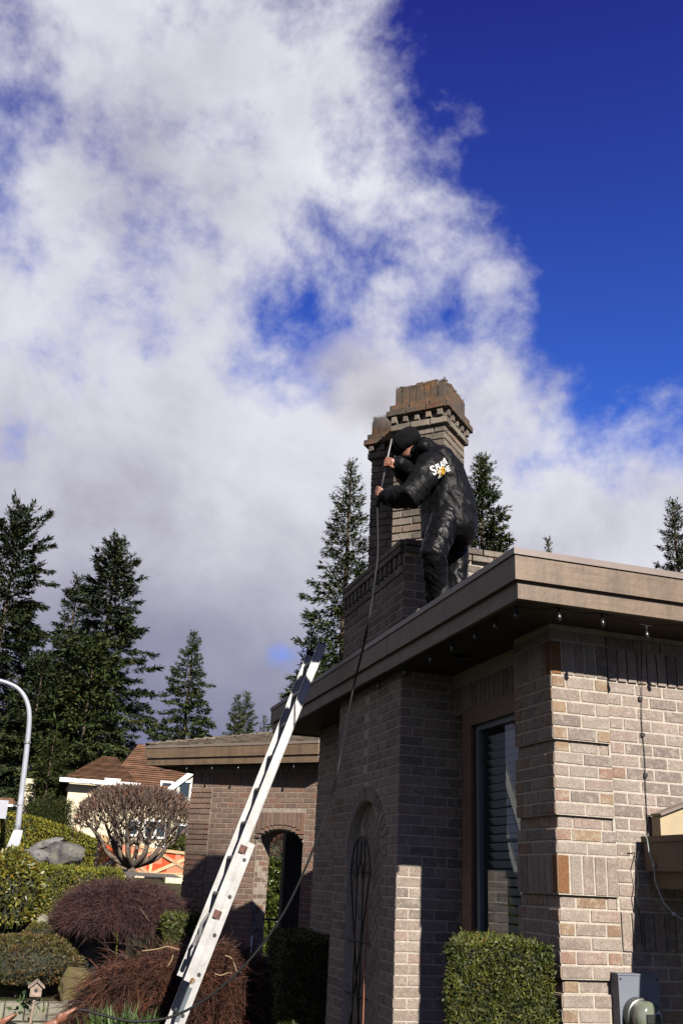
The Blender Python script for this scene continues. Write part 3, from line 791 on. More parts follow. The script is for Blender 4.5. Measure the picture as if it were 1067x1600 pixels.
# ------------------------------------------------------------------ fittings on the house
def bulb_at(p, par):
    M = Matrix.Translation(p)
    wobj('socket', MB().lathe([(.007, .0), (.008, -.010), (.008, -.030), (.006, -.033)], 10, M), M_BLACK, par, True)
    wobj('bulb', MB().lathe([(.006, -.032), (.012, -.044), (.0155, -.058), (.0145, -.070), (.008, -.080), (.002, -.083)], 12, M), M_BULB, par, True)
st = thing('string_lights', 'string of clear round bulbs hung beneath the taupe eave at the corner', 'string lights', (2.5, 4.7, 3.14))
BP = [(3.90, 4.72), (3.57, 4.72), (3.276, 4.72), (2.983, 4.72), (2.70, 4.72), (2.47, 4.80), (2.47, 5.07), (2.47, 5.36), (2.47, 5.72), (2.47, 6.1), (2.47, 6.6), (2.47, 7.2)]
cp = []
for i, (x, y) in enumerate(BP):
    z = 3.142 if i not in (2,) else 3.105
    bulb_at((x, y, z), st); cp.append((x, y, z))
    if i < len(BP)-1:
        x2, y2 = BP[i+1]; cp.append(((x+x2)/2, (y+y2)/2, 3.125))
wobj('cable', MB().tube(cp, .0035, 5), M_BLACK, st)
st2 = thing('string_lights', 'short string of small bulbs under the porch eave behind the ladder', 'string lights', (2.2, 14.3, 3.14))
cp = []
for i in range(6):
    p = Vector((1.55, 15.22, 3.142)).lerp(Vector((3.5, 13.13, 3.142)), (i+.5)/6); bulb_at(p, st2); cp.append(p)
wobj('cable', MB().tube(cp, .004, 5), M_BLACK, st2)

# side roof at the right edge: taupe boards running towards the viewer
sr = thing('side_roof', 'brown boarded low roof edge with cream gable panel against the sunlit brick wall', 'roof edge', (3.4, 5.0, 1.7))
wobj('fascia_board', MB().box((3.392, 2.9, 1.745), (3.42, 5.06, 1.905)), M_BROWN, sr)
wobj('fascia_board', MB().box((3.432, 2.9, 1.655), (3.458, 5.06, 1.748)), M_BROWN, sr)
wobj('roof_flashing', MB().box((3.380, 2.9, 1.902), (3.52, 5.07, 1.935)), M_BROWN, sr)
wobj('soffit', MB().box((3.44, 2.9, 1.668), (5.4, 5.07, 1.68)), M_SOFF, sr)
g = MB(); ga = [(3.47, 1.936), (3.472, 2.050), (4.7, 2.51), (4.7, 1.936)]
vs = [(x, 5.0, z) for x, z in ga]+[(x, 5.085, z) for x, z in ga]
g.add(vs, [(0, 3, 2, 1), (4, 5, 6, 7), (0, 1, 5, 4), (1, 2, 6, 5), (2, 3, 7, 6), (3, 0, 4, 7)]); wobj('gable_panel', g, M_CREAM, sr)
wobj('rake_trim', MB().beam((3.462, 5.025, 2.058), (4.7, 5.025, 2.52), .10, .014), M_FLASH, sr)
wobj('roof_deck', MB().add([(3.43, 2.9, 1.937), (3.43, 5.0, 1.937), (4.7, 5.0, 1.95), (4.7, 2.9, 1.95)], [(0, 3, 2, 1)]), M_ROOF, sr)

mt = thing('electric_meter', 'round glass electric meter on a blue grey panel low on the brick wall', 'meter', (3.28, 5.08, 1.0))
wobj('panel', MB().box((3.155, 5.03, .5), (3.41, 5.105, 1.205)), M_PANEL, mt)
Mm = Matrix.Translation((3.262, 5.03, 1.005))@Matrix.Rotation(math.radians(90), 4, 'X')
wobj('collar', MB().lathe([(.094, 0), (.094, .045), (.088, .05)], 28, Mm), mat('meter_ring', (.22, .23, .22), .35, metal=.7), mt, True)
wobj('dome', MB().lathe([(.084, .048), (.084, .10), (.078, .125), (.055, .14), (.001, .146)], 28, Mm), M_METER, mt, True)
for sx in (3.168, 3.397): wobj('screw', MB().tube([(sx, 5.0275, 1.185), (sx, 5.031, 1.185)], .006, 8), M_DARK, mt)
wobj('panel_lip', MB().box((3.150, 5.026, 1.203), (3.415, 5.106, 1.212)), M_PANEL, mt)
wobj('seal_tag', MB().box((3.285, 4.98, .905), (3.30, 4.99, .935)), M_RUST, mt)
wobj('dial', MB().box((3.222, 4.879, .99), (3.302, 4.886, 1.03)), M_DARK, mt)

cb1 = tag(obj('wall_cable', MB().tube([(3.47, 5.06, 3.12), (3.475, 5.095, 2.83), (3.462, 5.105, 2.6), (3.468, 5.105, 2.4), (3.458, 5.105, 2.2), (3.452, 5.105, 1.95)], .0026, 6), M_BLACK), 'thin black cable running straight down the sunlit brick wall', 'cable')
for z in (2.74, 2.52, 2.28, 2.04): obj('cable_clip', MB().box((3.452, 5.098, z), (3.476, 5.110, z+.022)), M_DARK, cb1)
p = [on(1005, 1303, Y=4.95), on(1010, 1310, X=3.37), on(1013, 1330, X=3.37), on(1021, 1352, X=3.385), on(1023, 1378, X=3.38), on(1036, 1410, X=3.40), on(1052, 1428, X=3.43), on(1080, 1445, X=3.45)]
cb2 = tag(obj('white_cable', MB().tube(p, .0035, 6), M_WCABLE, None, True), 'pale bluish cable dangling off the brown roof edge', 'cable')
for k in (3, 6): obj('cable_knot', MB().lathe([(.004, -.012), (.011, -.006), (.011, .006), (.004, .012)], 8, Matrix.Translation(p[k])), M_WCABLE, cb2)
p = [on(997, 1330, Y=5.07), on(992, 1350, Y=5.07), on(996, 1375, Y=5.07), on(993, 1400, Y=5.07), on(999, 1430, Y=5.07), on(1003, 1475, Y=5.07)]
tag(obj('loose_cable', MB().tube(p, .0035, 5), M_BLACK), 'loose black wire hanging in front of the sunlit bricks left of the meter roof', 'cable')

# iron trellis in the niche
tr = thing('iron_trellis', 'arched black iron trellis of thin bars in the brick niche', 'trellis', (2.55, 7.75, .3))
xt = XB+.025; ty0, ty1, tz1, tzc = 7.51, 7.99, 1.92, 1.66
def bar(a): wobj('bar', MB().tube([(xt, y, z) for y, z in a], .0065, 6), M_IRON, tr, True)
cy_ = (ty0+ty1)/2; hw_ = (ty1-ty0)/2
arc = [(cy_+hw_*math.cos(math.pi*i/14), tzc+.30*math.sin(math.pi*i/14)**.9) for i in range(15)]
bar([(ty0, .2)]+arc+[(ty1, .2)])
for f in (.33, .66): bar([(ty0+(ty1-ty0)*f, .2), (ty0+(ty1-ty0)*f, tzc-.02)])
for zz in (1.69, 1.18, .80): bar([(ty0-.03, zz), (ty1+.03, zz)])
for f, g2 in ((.33, -.6), (.33, .0), (.66, .0), (.66, .6)):
    bar([(ty0+(ty1-ty0)*f, tzc-.02), (cy_+g2*hw_*.75, tzc+.14), (cy_+g2*hw_*.55, tzc+.30*math.sqrt(max(0, 1-(g2*.55)**2)))])
tag(obj('copper_rod', MB().tube([on(573.5, 1415, X=XB-.02), on(571, 1480, X=XB-.03), on(567, 1600, X=XB-.05), on(566, 1660, X=XB-.055)], .006, 8), M_COPPER), 'thin copper rod leaning on the dark arched trellis', 'rod')
tag(obj('green_cord', MB().tube([on(545, 1567, X=XB-.01), on(549, 1556, X=XB-.012), on(553, 1555, X=XB-.012), on(551, 1570, X=XB-.012), on(543, 1605, X=XB-.02), on(541, 1640, X=XB-.02)], .003, 6), M_GCORD, None, True), 'green looped cord hanging low on the dark arched niche', 'cord')

# ------------------------------------------------------------------ extension ladder
def build_ladder():
    YN = 8.12; w = .40                                    # near rail, width between the rails
    lt = on(519, 1013, Y=YN); lb = on(289, 1600, Y=YN)     # underside edge of the near rail
    d = (lt-lb); d.y = 0; d.normalize(); nrm = Vector((-d.z, 0, d.x))   # away from the wall
    foot = lb+d*(-(lb.z-.02)/d.z)
    L = thing('extension_ladder', 'aluminium extension ladder leaning on the taupe eave', 'ladder', tuple(foot))
    def P_(s, off, y): return foot+d*s+nrm*off+Vector((0, y-foot.y, 0))
    sl_of = lambda px_, py_: (on(px_, py_, Y=YN)-foot).dot(d)
    s_top = sl_of(519, 1013); s_base_top = sl_of(404, 1322); s_fly_bot = sl_of(284, 1530)
    hb_, tk = .075, .022
    def rail(name, s0, s1, o0, y):
        p = [P_(s0, o0, y), P_(s1, o0, y)]
        def slab(a0, a1, y0, y1): 
            vs = []
            for s in (s0, s1):
                for (a, b) in ((a0, y0), (a1, y0), (a1, y1), (a0, y1)): vs.append(P_(s, a, b))
            return vs, [(0, 1, 2, 3), (7, 6, 5, 4), (0, 4, 5, 1), (1, 5, 6, 2), (2, 6, 7, 3), (3, 7, 4, 0)]
        mb = MB(); sg = 1 if y == YN else -1
        mb.add(*slab(o0+.004, o0+hb_-.004, y, y+sg*.004))
        mb.add(*slab(o0, o0+.004, y, y+sg*tk)); mb.add(*slab(o0+hb_-.004, o0+hb_, y, y+sg*tk))
        return wobj(name, mb, M_ALU, L)
    # base section lies on the wall side, fly section in front of it
    for y in (YN, YN+w): rail('base_rail', 0, s_base_top, 0.0, y)
    for y in (YN+.012, YN+w-.012):
        r = rail('fly_rail', s_fly_bot, s_top, hb_-.015, y)
    for s0 in (s_top,):
        for y in (YN+.012, YN+w-.012):
            sg = 1 if y < YN+.2 else -1
            mb = MB(); vs = []
            for s in (s0-.03, s0+.012):
                for a, b in ((hb_-.02, y-.003*sg), (2*hb_-.01, y-.003*sg), (2*hb_-.01, y+sg*.028), (hb_-.02, y+sg*.028)): vs.append(P_(s, a, b))
            mb.add(vs, [(0, 1, 2, 3), (7, 6, 5, 4), (0, 4, 5, 1), (1, 5, 6, 2), (2, 6, 7, 3), (3, 7, 4, 0)]); wobj('end_cap', mb, M_BLACK, L)
    def rung(s, off, y0, y1):
        wobj('rung', MB().tube([P_(s, off, y0-.001), P_(s, off, y1+.001)], .017, 8), M_ALUD, L)
        for y, sg in ((y0, -1), (y1, 1)):
            wobj('rung_end', MB().tube([P_(s, off, y+sg*.001), P_(s, off, y+sg*.0035)], .015, 10), M_DARK, L)
    s = .30
    while s < s_base_top-.05: rung(s, hb_*.5, YN, YN+w); s += .30
    s = s_fly_bot+.16
    s = .30*math.ceil(s/.30)
    while s < s_top-.08: rung(s, hb_*1.5-.015, YN+.012, YN+w-.012); s += .30
    for sx, sy in ((382, 1333), (338, 1433)):
        s = sl_of(sx+12, sy); mb = MB(); vs = []
        for ss in (s-.03, s+.03):
            for a, b in ((hb_-.025, YN-.010), (hb_+.035, YN-.010), (hb_+.035, YN+.03), (hb_-.025, YN+.03)): vs.append(P_(ss, a, b))
        mb.add(vs, [(0, 1, 2, 3), (7, 6, 5, 4), (0, 4, 5, 1), (1, 5, 6, 2), (2, 6, 7, 3), (3, 7, 4, 0)]); wobj('guide_bracket', mb, M_RUST, L)
    # rung lock and hook
    s = sl_of(320, 1470); mb = MB()
    mb.tube([P_(s+.20, hb_*2-.02, YN+.07), P_(s+.10, hb_*2+.005, YN+.07), P_(s, hb_*2-.02, YN+.07), P_(s-.05, hb_*1.2, YN+.07)], [.010, .013, .016, .012], 8)
    mb.tube([P_(s-.06, hb_*2, YN+.06), P_(s+.02, hb_*2, YN+.06)], .018, 8); wobj('rung_lock', mb, M_ALUD, L)
    s = s_fly_bot
    mb = MB(); mb.tube([P_(s+.02, hb_*.9, YN-.006), P_(s+.02, hb_*.9, YN+.004)], .020, 12); wobj('pulley', mb, mat('brass', (.30, .17, .06), .4, metal=.6), L)
    mb = MB(); vs = []
    for ss in (s-.28, s-.03):
        for a, b in ((hb_*1.02, YN-.002), (hb_*1.02, YN+.05), (hb_*.6, YN+.05), (hb_*.6, YN-.002)): vs.append(P_(ss, a+.002, b))
    mb.add(vs, [(0, 1, 2, 3), (7, 6, 5, 4), (0, 4, 5, 1), (1, 5, 6, 2), (2, 6, 7, 3), (3, 7, 4, 0)]); wobj('grip_pad', mb, M_GREYV, L)
    for y in (YN, YN+w):
        mb = MB(); q_ = P_(0, hb_/2, y); mb.box((q_.x-.07, q_.y-.025, -.005), (q_.x+.07, q_.y+.025, .06)); wobj('foot', mb, M_BLACK, L)
build_ladder()

# ------------------------------------------------------------------ people
def bake(mb, name, voxel, smooth_it=4, extra=None):
    me = mb.mesh(name); o = bpy.data.objects.new(name, me); COL.objects.link(o)
    r = o.modifiers.new('r', 'REMESH'); r.mode = 'VOXEL'; r.voxel_size = voxel
    s = o.modifiers.new('s', 'SMOOTH'); s.iterations = smooth_it; s.factor = .5
    dg = bpy.context.evaluated_depsgraph_get(); ev = o.evaluated_get(dg)
    out = bpy.data.meshes.new_from_object(ev); bpy.data.objects.remove(o); bpy.data.meshes.remove(me)
    out.shade_smooth(); return out
def wrinkle(me, amp, freq, stretch=(1, 1, 1), seed=0):
    nn = [v.normal.copy() for v in me.vertices]
    for v, n in zip(me.vertices, nn):
        cz_ = v.co.z+.45*v.co.x; p = Vector((v.co.x*stretch[0], v.co.y*stretch[1], cz_*stretch[2]))*freq+Vector((seed, seed*2, 0))
        q_ = p+Vector((noise.noise(p*.6), noise.noise(p*.6+Vector((9, 0, 0))), noise.noise(p*.6+Vector((0, 7, 0)))))*.9
        r = 1-2*abs(noise.noise(q_)); r2 = 1-2*abs(noise.noise(q_*2.1+Vector((3, 1, 4))))
        v.co += n*amp*(r*.7+r2*.35)
    me.update()
def limb(mb, pts, n=12):
    """pts: (pos, rx[, ry, hint]) -> lofted limb with rounded ends"""
    P_ = [Vector(p[0]) for p in pts]; secs = []
    ref = None
    for i, p in enumerate(pts):
        d = (P_[min(i+1, len(pts)-1)]-P_[max(i-1, 0)]).normalized()
        h = Vector(p[3]) if len(p) > 3 else (ref if ref is not None else d.orthogonal())
        a = (h-d*h.dot(d)).normalized(); ref = a; b = d.cross(a)
        rx = p[1]; ry = p[2] if len(p) > 2 and p[2] else rx
        if i == 0:
            for k in (.35, .75): secs.append((P_[0]-d*min(rx, ry)*(1-k)*.9, a*rx*math.sqrt(1-(1-k)**2), b*ry*math.sqrt(1-(1-k)**2)))
        secs.append((P_[i], a*rx, b*ry))
        if i == len(pts)-1:
            for k in (.75, .35): secs.append((P_[i]+d*min(rx, ry)*(1-k)*.9, a*rx*math.sqrt(1-(1-k)**2), b*ry*math.sqrt(1-(1-k)**2)))
    mb.loft(secs, n)
def hand(mb, wrist, grip, axis, side, sc=1.0):
    """fist closed round a rod along axis at grip; side = direction from the palm to the back of the fingers"""
    wrist = Vector(wrist); grip = Vector(grip); ax = Vector(axis).normalized(); d = (grip-wrist).normalized()
    nrm = ax.cross(d).normalized()*side
    k = wrist+(grip-wrist)*.55+nrm*.018*sc
    limb(mb, [(wrist, .026*sc), (wrist.lerp(k, .5), .034*sc, .022*sc, ax), (k, .040*sc, .020*sc, ax)], 10)
    for i, f in enumerate((-.030, -.010, .010, .030)):
        ln = (.9, 1.0, .95, .78)[i]
        b = k+ax*f*sc; r = .0098*sc
        p1 = grip+ax*f*sc+nrm*.026*sc+d*.006; p2 = grip+ax*f*sc+d*.030*sc*ln+nrm*.004; p3 = grip+ax*f*sc+d*.006-nrm*.024*sc
        limb(mb, [(b, r*1.1), (p1, r*1.05), (p2, r), (p3, r*.9), (grip+ax*f*sc-d*.014*sc-nrm*.016*sc, r*.8)], 8)
    t0 = wrist.lerp(k, .45)-ax*.026*sc
    limb(mb, [(t0, .013*sc), (t0+d*.022*sc-ax*.014*sc-nrm*.014*sc, .0115*sc), (grip-ax*.030*sc-nrm*.022*sc+d*.004, .0105*sc), (grip-ax*.012*sc-nrm*.026*sc+d*.014, .009*sc)], 8)

def roof_worker():
    yb = 6.02
    A = lambda x, y, Y: on(x, y, Y=Y+.36)
    # joints, each with its own depth
    footN, footF = A(683, 938, 5.92), A(712, 912, 6.12)
    rz = lambda p: 3.436+(p.x-2.383)*.25
    for f in (footN, footF): f.z = rz(f)+.045
    kneeN, kneeF = A(676, 868, 5.80), A(712, 864, 6.16)
    hipN, hipF = A(699, 806, 5.92), A(702, 806, 6.14)
    pel = A(702, 798, 6.03); waist = A(700, 775, 6.04); chest = A(686, 738, 6.06); upc = A(672, 718, 6.08); neck = A(655, 706, 6.10)
    head = A(635, 697, 6.12)
    shN, shF = A(673, 733, 5.88), A(652, 722, 6.27)
    elN, elF = A(640, 778, 5.80), A(640, 745, 6.10)
    wrN, wrF = A(603, 776, 6.02), A(622, 724, 5.98)
    hdN, hdF = A(592, 769, 6.04), A(606, 722, 5.95)
    rod0, rod1 = A(589, 792, 6.06), A(611, 690, 5.93)
    rodd = (rod1-rod0).normalized()
    # skin: head, neck, hands, forearms joined through the shoulders into one body
    mb = MB()
    fwd = Vector((-.66, .38, -.65)).normalized(); upv = Vector((-.55, .15, .82)); upv = (upv-fwd*upv.dot(fwd)).normalized(); sd = fwd.cross(upv)
    limb(mb, [(head-upv*.085+fwd*.045, .052, .058, sd), (head-upv*.04+fwd*.025, .066, .088, sd), (head+fwd*.005, .074, .097, sd), (head+upv*.05-fwd*.005, .072, .093, sd), (head+upv*.085-fwd*.005, .052, .066, sd)], 16)
    mb.loft([(head+fwd*.080+upv*.03, sd*.008, upv*.006), (head+fwd*.098-upv*.005, sd*.013, upv*.012), (head+fwd*.116-upv*.03, sd*.017, upv*.012), (head+fwd*.085-upv*.045, sd*.014, upv*.008)], 8)
    for s in (-1, 1): mb.loft([(head+sd*s*.070-fwd*.012-upv*.012, fwd*.016, upv*.030), (head+sd*s*.084-fwd*.020-upv*.008, fwd*.020, upv*.033), (head+sd*s*.090-fwd*.022-upv*.008, fwd*.012, upv*.022)], 8)
    mb.loft([(head+fwd*.076-upv*.062, sd*.022, upv*.006), (head+fwd*.090-upv*.064, sd*.020, upv*.007), (head+fwd*.094-upv*.066, sd*.010, upv*.004)], 8)
    limb(mb, [(head-upv*.06-fwd*.02, .052), (neck, .056), (upc, .075)], 10)
    limb(mb, [(upc, .08), (chest, .10), (pel, .10)], 10)
    limb(mb, [(upc, .06), (shN, .05), (elN, .042), (wrN, .028)], 10); limb(mb, [(upc, .06), (shF, .05), (elF, .042), (wrF, .028)], 10)
    for h, k, f in ((hipN, kneeN, footN), (hipF, kneeF, footF)): limb(mb, [(pel, .09), (h, .085), (k, .055), (f+Vector((0, 0, .06)), .04)], 10)
    hand(mb, wrN, hdN, rodd, 1); hand(mb, wrF, hdF, rodd, -1)
    me = bake(mb, 'person', .0065, 2)
    body = link('person', me, M_SKIN); body.location = (0, 0, 0)
    tag(body, 'worker in wet black rain suit stooping on the roof beside the chimney', 'person')
    # turban
    mb = MB(); hc = head+upv*.045-fwd*.012
    mb.loft([(hc-upv*.085, sd*.078, fwd*.098), (hc-upv*.055, sd*.106, fwd*.130), (hc+upv*.010, sd*.118, fwd*.142), (hc+upv*.040, sd*.110, fwd*.134), (hc+upv*.066, sd*.080, fwd*.096), (hc+upv*.076, sd*.03, fwd*.04)], 20)
    me = bake(mb, 'turban', .012, 3); wrinkle(me, .005, 22, (1, 1, .5)); link('turban', me, M_CAP, body)
    mb = MB()                                               # beard and hair edge
    mb.loft([(head+fwd*.085-upv*.055, sd*.045, upv*.02), (head+fwd*.070-upv*.085, sd*.070, upv*.035), (head+fwd*.040-upv*.115, sd*.074, upv*.04), (head+fwd*.005-upv*.115, sd*.06, upv*.03)], 12)
    me = bake(mb, 'beard', .008, 2); link('beard', me, M_CAP, body)
    # jacket: torso and both sleeves
    mb = MB()
    back = (pel-upc).normalized(); side = Vector((.05, -1, 0)); side = (side-back*side.dot(back)).normalized()
    limb(mb, [(A(701, 826, 6.03), .240, .195, side), (A(701, 806, 6.03), .238, .200, side), (A(694, 772, 6.05), .220, .188, side), (A(686, 745, 6.06), .224, .170, side), (A(676, 727, 6.07), .215, .140, side), (A(664, 715, 6.09), .155, .105, side), (A(654, 709, 6.10), .095, .085, side)], 24)
    for sh, el, wr in ((shN, elN, wrN), (shF, elF, wrF)):
        e = el.lerp(wr, .97)
        limb(mb, [(sh.lerp(upc, .35), .105), (sh, .108), (sh.lerp(el, .5), .094), (el, .088), (el.lerp(wr, .5), .074), (e, .052)], 14)
    # hood roll behind the neck
    hd_ = A(661, 709, 6.08)
    limb(mb, [(hd_+side*.13+Vector((-.05, 0, -.03)), .045), (hd_+side*.10+Vector((-.02, 0, .02)), .058), (hd_+Vector((.02, 0, .05)), .062), (hd_-side*.10+Vector((-.02, 0, .02)), .058), (hd_-side*.13+Vector((-.05, 0, -.03)), .045)], 10)
    me = bake(mb, 'jacket', .0085, 4); wrinkle(me, .014, 4.6, (1, 1, 1.1), 3.1); wrinkle(me, .008, 10, (1, 1, 1.2), 1.3); wrinkle(me, .003, 24, (1, 1, 1), 2.3)
    jacket = link('jacket', me, M_JACKET, body)
    # trousers
    mb = MB()
    limb(mb, [(A(703, 800, 6.03), .175, .150, side), (A(705, 828, 6.03), .165, .150, side)], 20)
    for h, k, f in ((hipN, kneeN, footN), (hipF, kneeF, footF)):
        an = f+Vector((.0, 0, .075))
        limb(mb, [(h, .110), (h.lerp(k, .5), .100), (k, .086), (k.lerp(an, .5), .078), (an+Vector((0, 0, .03)), .080), (an, .078)], 16)
    me = bake(mb, 'trousers', .0085, 3); wrinkle(me, .013, 6, (1, 1, 1.0), 7.7); wrinkle(me, .008, 13, (1, 1, 1.1), 4.4); wrinkle(me, .003, 28, (1, 1, 1), 2.3)
    link('trousers', me, M_TROUS, body)
    for f, dr in ((footN, Vector((-.35, .93, .0))), (footF, Vector((-.3, .95, .0)))):
        mb = MB(); d = dr.normalized(); f0 = f-Vector((0, 0, .0))
        limb(mb, [(f0-d*.09, .040, .042, ZV.cross(d)), (f0-d*.03+Vector((0, 0, .012)), .044, .050, ZV.cross(d)), (f0+d*.06, .048, .040, ZV.cross(d)), (f0+d*.145-Vector((0, 0, .008)), .040, .028, ZV.cross(d))], 12)
        limb(mb, [(f0-d*.05, .05), (f0-d*.05+Vector((0, 0, .12)), .06)], 12)
        me = bake(mb, 'boot', .010, 3); link('boot', me, M_BLACK, body)
    # lettering across the upper back
    bv = BVHTree.FromPolygons([v.co.copy() for v in me_j(jacket)], [tuple(p.vertices) for p in jacket.data.polygons])
    ctr_t = on(688, 735, Y=6.2); vd = Vector(ray(688, 735)); hit = bv.ray_cast(Vector(EYE), vd)
    nrm = hit[1] if hit[0] is not None else -vd
    c0 = hit[0] if hit[0] is not None else ctr_t
    nr2 = (nrm*.5-vd*.5).normalized()
    tu = (on(716, 722, Y=5.9)-on(672, 738, Y=5.9)); tu = (tu-nr2*tu.dot(nr2)).normalized(); tv = nr2.cross(tu)
    def letters(txt, m, u0, v0, size, shear=.25, ang=0.0):
        cu = bpy.data.curves.new('print', 'FONT'); cu.body = txt; cu.size = size; cu.shear = shear; cu.space_character = .86; cu.offset = size*.028; cu.resolution_u = 3
        t = bpy.data.objects.new('print', cu); COL.objects.link(t)
        dg = bpy.context.evaluated_depsgraph_get(); me = bpy.data.meshes.new_from_object(t.evaluated_get(dg)); bpy.data.objects.remove(t)
        for v in me.vertices:
            x = v.co.x*math.cos(ang)-v.co.y*math.sin(ang)+u0; y = v.co.x*math.sin(ang)+v.co.y*math.cos(ang)+v0
            pt = c0+tu*x+tv*y+nr2*.3; h = bv.ray_cast(pt, -nr2); v.co = (h[0]+nr2*.008) if h[0] is not None else c0+tu*x+tv*y+nr2*.01
        me.materials.clear(); return link('back_print', me, m, jacket)
    letters('S', M_WHITEP, -.088, -.016, .100, .1, .15); letters('PLASH', M_WHITEP, -.042, .010, .060, .3, .12)
    letters('Z', M_WHITEP, -.048, -.050, .068, .3, .05); letters('O', M_YELP, -.010, -.036, .068, .2); letters('NE', M_WHITEP, .036, -.030, .056, .3)
    mbs = MB(); pts = []
    for k in range(18):
        a = 2*math.pi*k/18; r = .042 if k % 2 else .024
        pt = c0+tu*(.012+r*1.5*math.cos(a))+tv*(-.012+r*math.sin(a))+nr2*.3; h = bv.ray_cast(pt, -nr2); pts.append((h[0] if h[0] is not None else pt-nr2*.3)+nr2*.0055)
    mbs.add(pts, [tuple(range(18))]); obj('back_print', mbs, M_YELP, jacket)
    # wand
    wd = thing('spray_wand', 'black and steel pressure washer wand held by the worker on the roof', 'spray wand', tuple(rod0))
    wobj('grip', MB().tube([rod0, rod0+rodd*.09], .016, 10), M_BLACK, wd, True)
    wobj('lance', MB().tube([rod0+rodd*.08, rod0.lerp(rod1, .6), rod1+rodd*.02], .0065, 8), M_ALUD, wd, True)
    wobj('valve', MB().tube([rod0+rodd*.105, rod0+rodd*.15], [.022, .019], 10), M_BLACK, wd, True)
    return rod0
def me_j(o): return o.data.vertices
rod0 = roof_worker()
# hose: from the wand over the eave down past the ladder to the helper's hand
def cat(pts, n=8):
    pts = [Vector(p) for p in pts]; out = []
    for i in range(len(pts)-1):
        p0 = pts[max(i-1, 0)]; p1, p2 = pts[i], pts[i+1]; p3 = pts[min(i+2, len(pts)-1)]
        for k in range(n):
            t = k/n; out.append(.5*((2*p1)+(p2-p0)*t+(2*p0-5*p1+4*p2-p3)*t*t+(3*p1-p0-3*p2+p3)*t*t*t))
    out.append(pts[-1]); return out
hp = [rod0, on(590, 860, Y=6.42), on(586, 900, Y=6.40), on(573, 985, Y=6.30), on(552, 1075, X=2.30), on(532, 1180, Y=6.7), on(515, 1255, Y=6.75), on(480, 1350, Y=6.8), on(440, 1432, Y=6.85), on(390, 1500, Y=6.9), on(330, 1555, Y=6.95), on(270, 1588, Y=7.0), on(210, 1596, Y=7.0), on(160, 1586, Y=7.0), on(128, 1578, Y=7.0), on(108, 1585, Y=7.0), on(60, 1612, Y=6.9), on(10, 1600, Y=6.8), on(-40, 1640, Y=6.7), on(-60, 1700, Y=6.7), Vector((-2.2, 5.5, .03)), Vector((-3, 3.5, .02))]
tag(obj('pressure_hose', MB().tube(cat(hp), .0088, 8), M_BLACK, None, True), 'long thin black hose hanging off the roof and curving left past the ladder', 'hose')

def kneeling_helper():
    g1, g2 = on(107, 1583, Y=7.0), on(12, 1593, Y=6.8)
    ax = (on(128, 1578, Y=7.0)-on(80, 1600, Y=6.95)).normalized()
    w1 = g1+Vector((-.075, -.03, -.055)); w2 = g2+Vector((-.07, -.03, -.05))
    base = Vector((g2.x-.52, 6.75, 0)); chest = base+Vector((.10, .05, .62)); pel = base+Vector((-.12, 0, .24)); head = base+Vector((.26, .1, .86))
    shl, shr = chest+Vector((.06, -.17, .02)), chest+Vector((.10, .19, .02))
    el1, el2 = shr.lerp(w1, .5)+Vector((0, .05, -.12)), shl.lerp(w2, .5)+Vector((0, -.05, -.13))
    mb = MB()
    limb(mb, [(head-ZV*.09+XV*.03, .055), (head-ZV*.03, .072, .092, YV), (head+ZV*.04, .076, .096, YV), (head+ZV*.09, .05, .065, YV)], 14)
    mb.loft([(head+XV*.085, YV*.01, ZV*.012), (head+XV*.112-ZV*.02, YV*.016, ZV*.014), (head+XV*.085-ZV*.04, YV*.012, ZV*.008)], 8)
    for s in (-1, 1): mb.loft([(head+YV*s*.075, XV*.015, ZV*.028), (head+YV*s*.09, XV*.018, ZV*.03)], 8)
    limb(mb, [(head-ZV*.08, .055), (chest+ZV*.05, .07), (chest, .10), (pel, .12)], 12)
    limb(mb, [(chest, .07), (shr, .05), (el1, .042), (w1, .027)], 10); limb(mb, [(chest, .07), (shl, .05), (el2, .042), (w2, .027)], 10)
    for s in (-1, 1):
        h = pel+Vector((.02, .11*s, 0)); k = base+Vector((.30, .14*s, .10+.2*(s > 0))); f = base+Vector((-.10 if s < 0 else .28, .14*s, .05)); limb(mb, [(pel, .1), (h, .09), (k, .06), (f, .04)], 10)
    hand(mb, w1, g1, ax, 1, 1.05); hand(mb, w2, g2, ax, 1, 1.05)
    body = link('person', bake(mb, 'person', .0075, 2), M_SKIN)
    tag(body, 'helper at the lower left edge, only bare hands feeding the hose', 'person')
    mb = MB()
    limb(mb, [(pel-ZV*.02, .17, .15, YV), (pel.lerp(chest, .5), .18, .14, YV), (chest, .20, .14, YV), (chest+ZV*.09, .09, .08, YV)], 18)
    for sh, el, w in ((shr, el1, w1), (shl, el2, w2)): limb(mb, [(chest.lerp(sh, .5), .09), (sh, .085), (el, .065), (el.lerp(w, .45), .055)], 12)
    me = bake(mb, 'shirt', .014, 4); wrinkle(me, .008, 8); link('shirt', me, mat('navy_shirt', (.02, .025, .045), .8), body)
    mb = MB()
    for s in (-1, 1):
        h = pel+Vector((.02, .11*s, 0)); k = base+Vector((.30, .14*s, .10+.2*(s > 0))); f = base+Vector((-.10 if s < 0 else .28, .14*s, .07)); limb(mb, [(pel, .14), (h, .12), (k, .09), (f, .07)], 14)
    me = bake(mb, 'trousers', .014, 4); wrinkle(me, .008, 8); link('trousers', me, mat('grey_trousers', (.05, .05, .055), .85), body)
    mb = MB(); limb(mb, [(head+ZV*.02-XV*.02, .08, .102, YV), (head+ZV*.085-XV*.01, .062, .08, YV)], 14); link('hair', bake(mb, 'hair', .012, 2), M_CAP, body)
kneeling_helper()

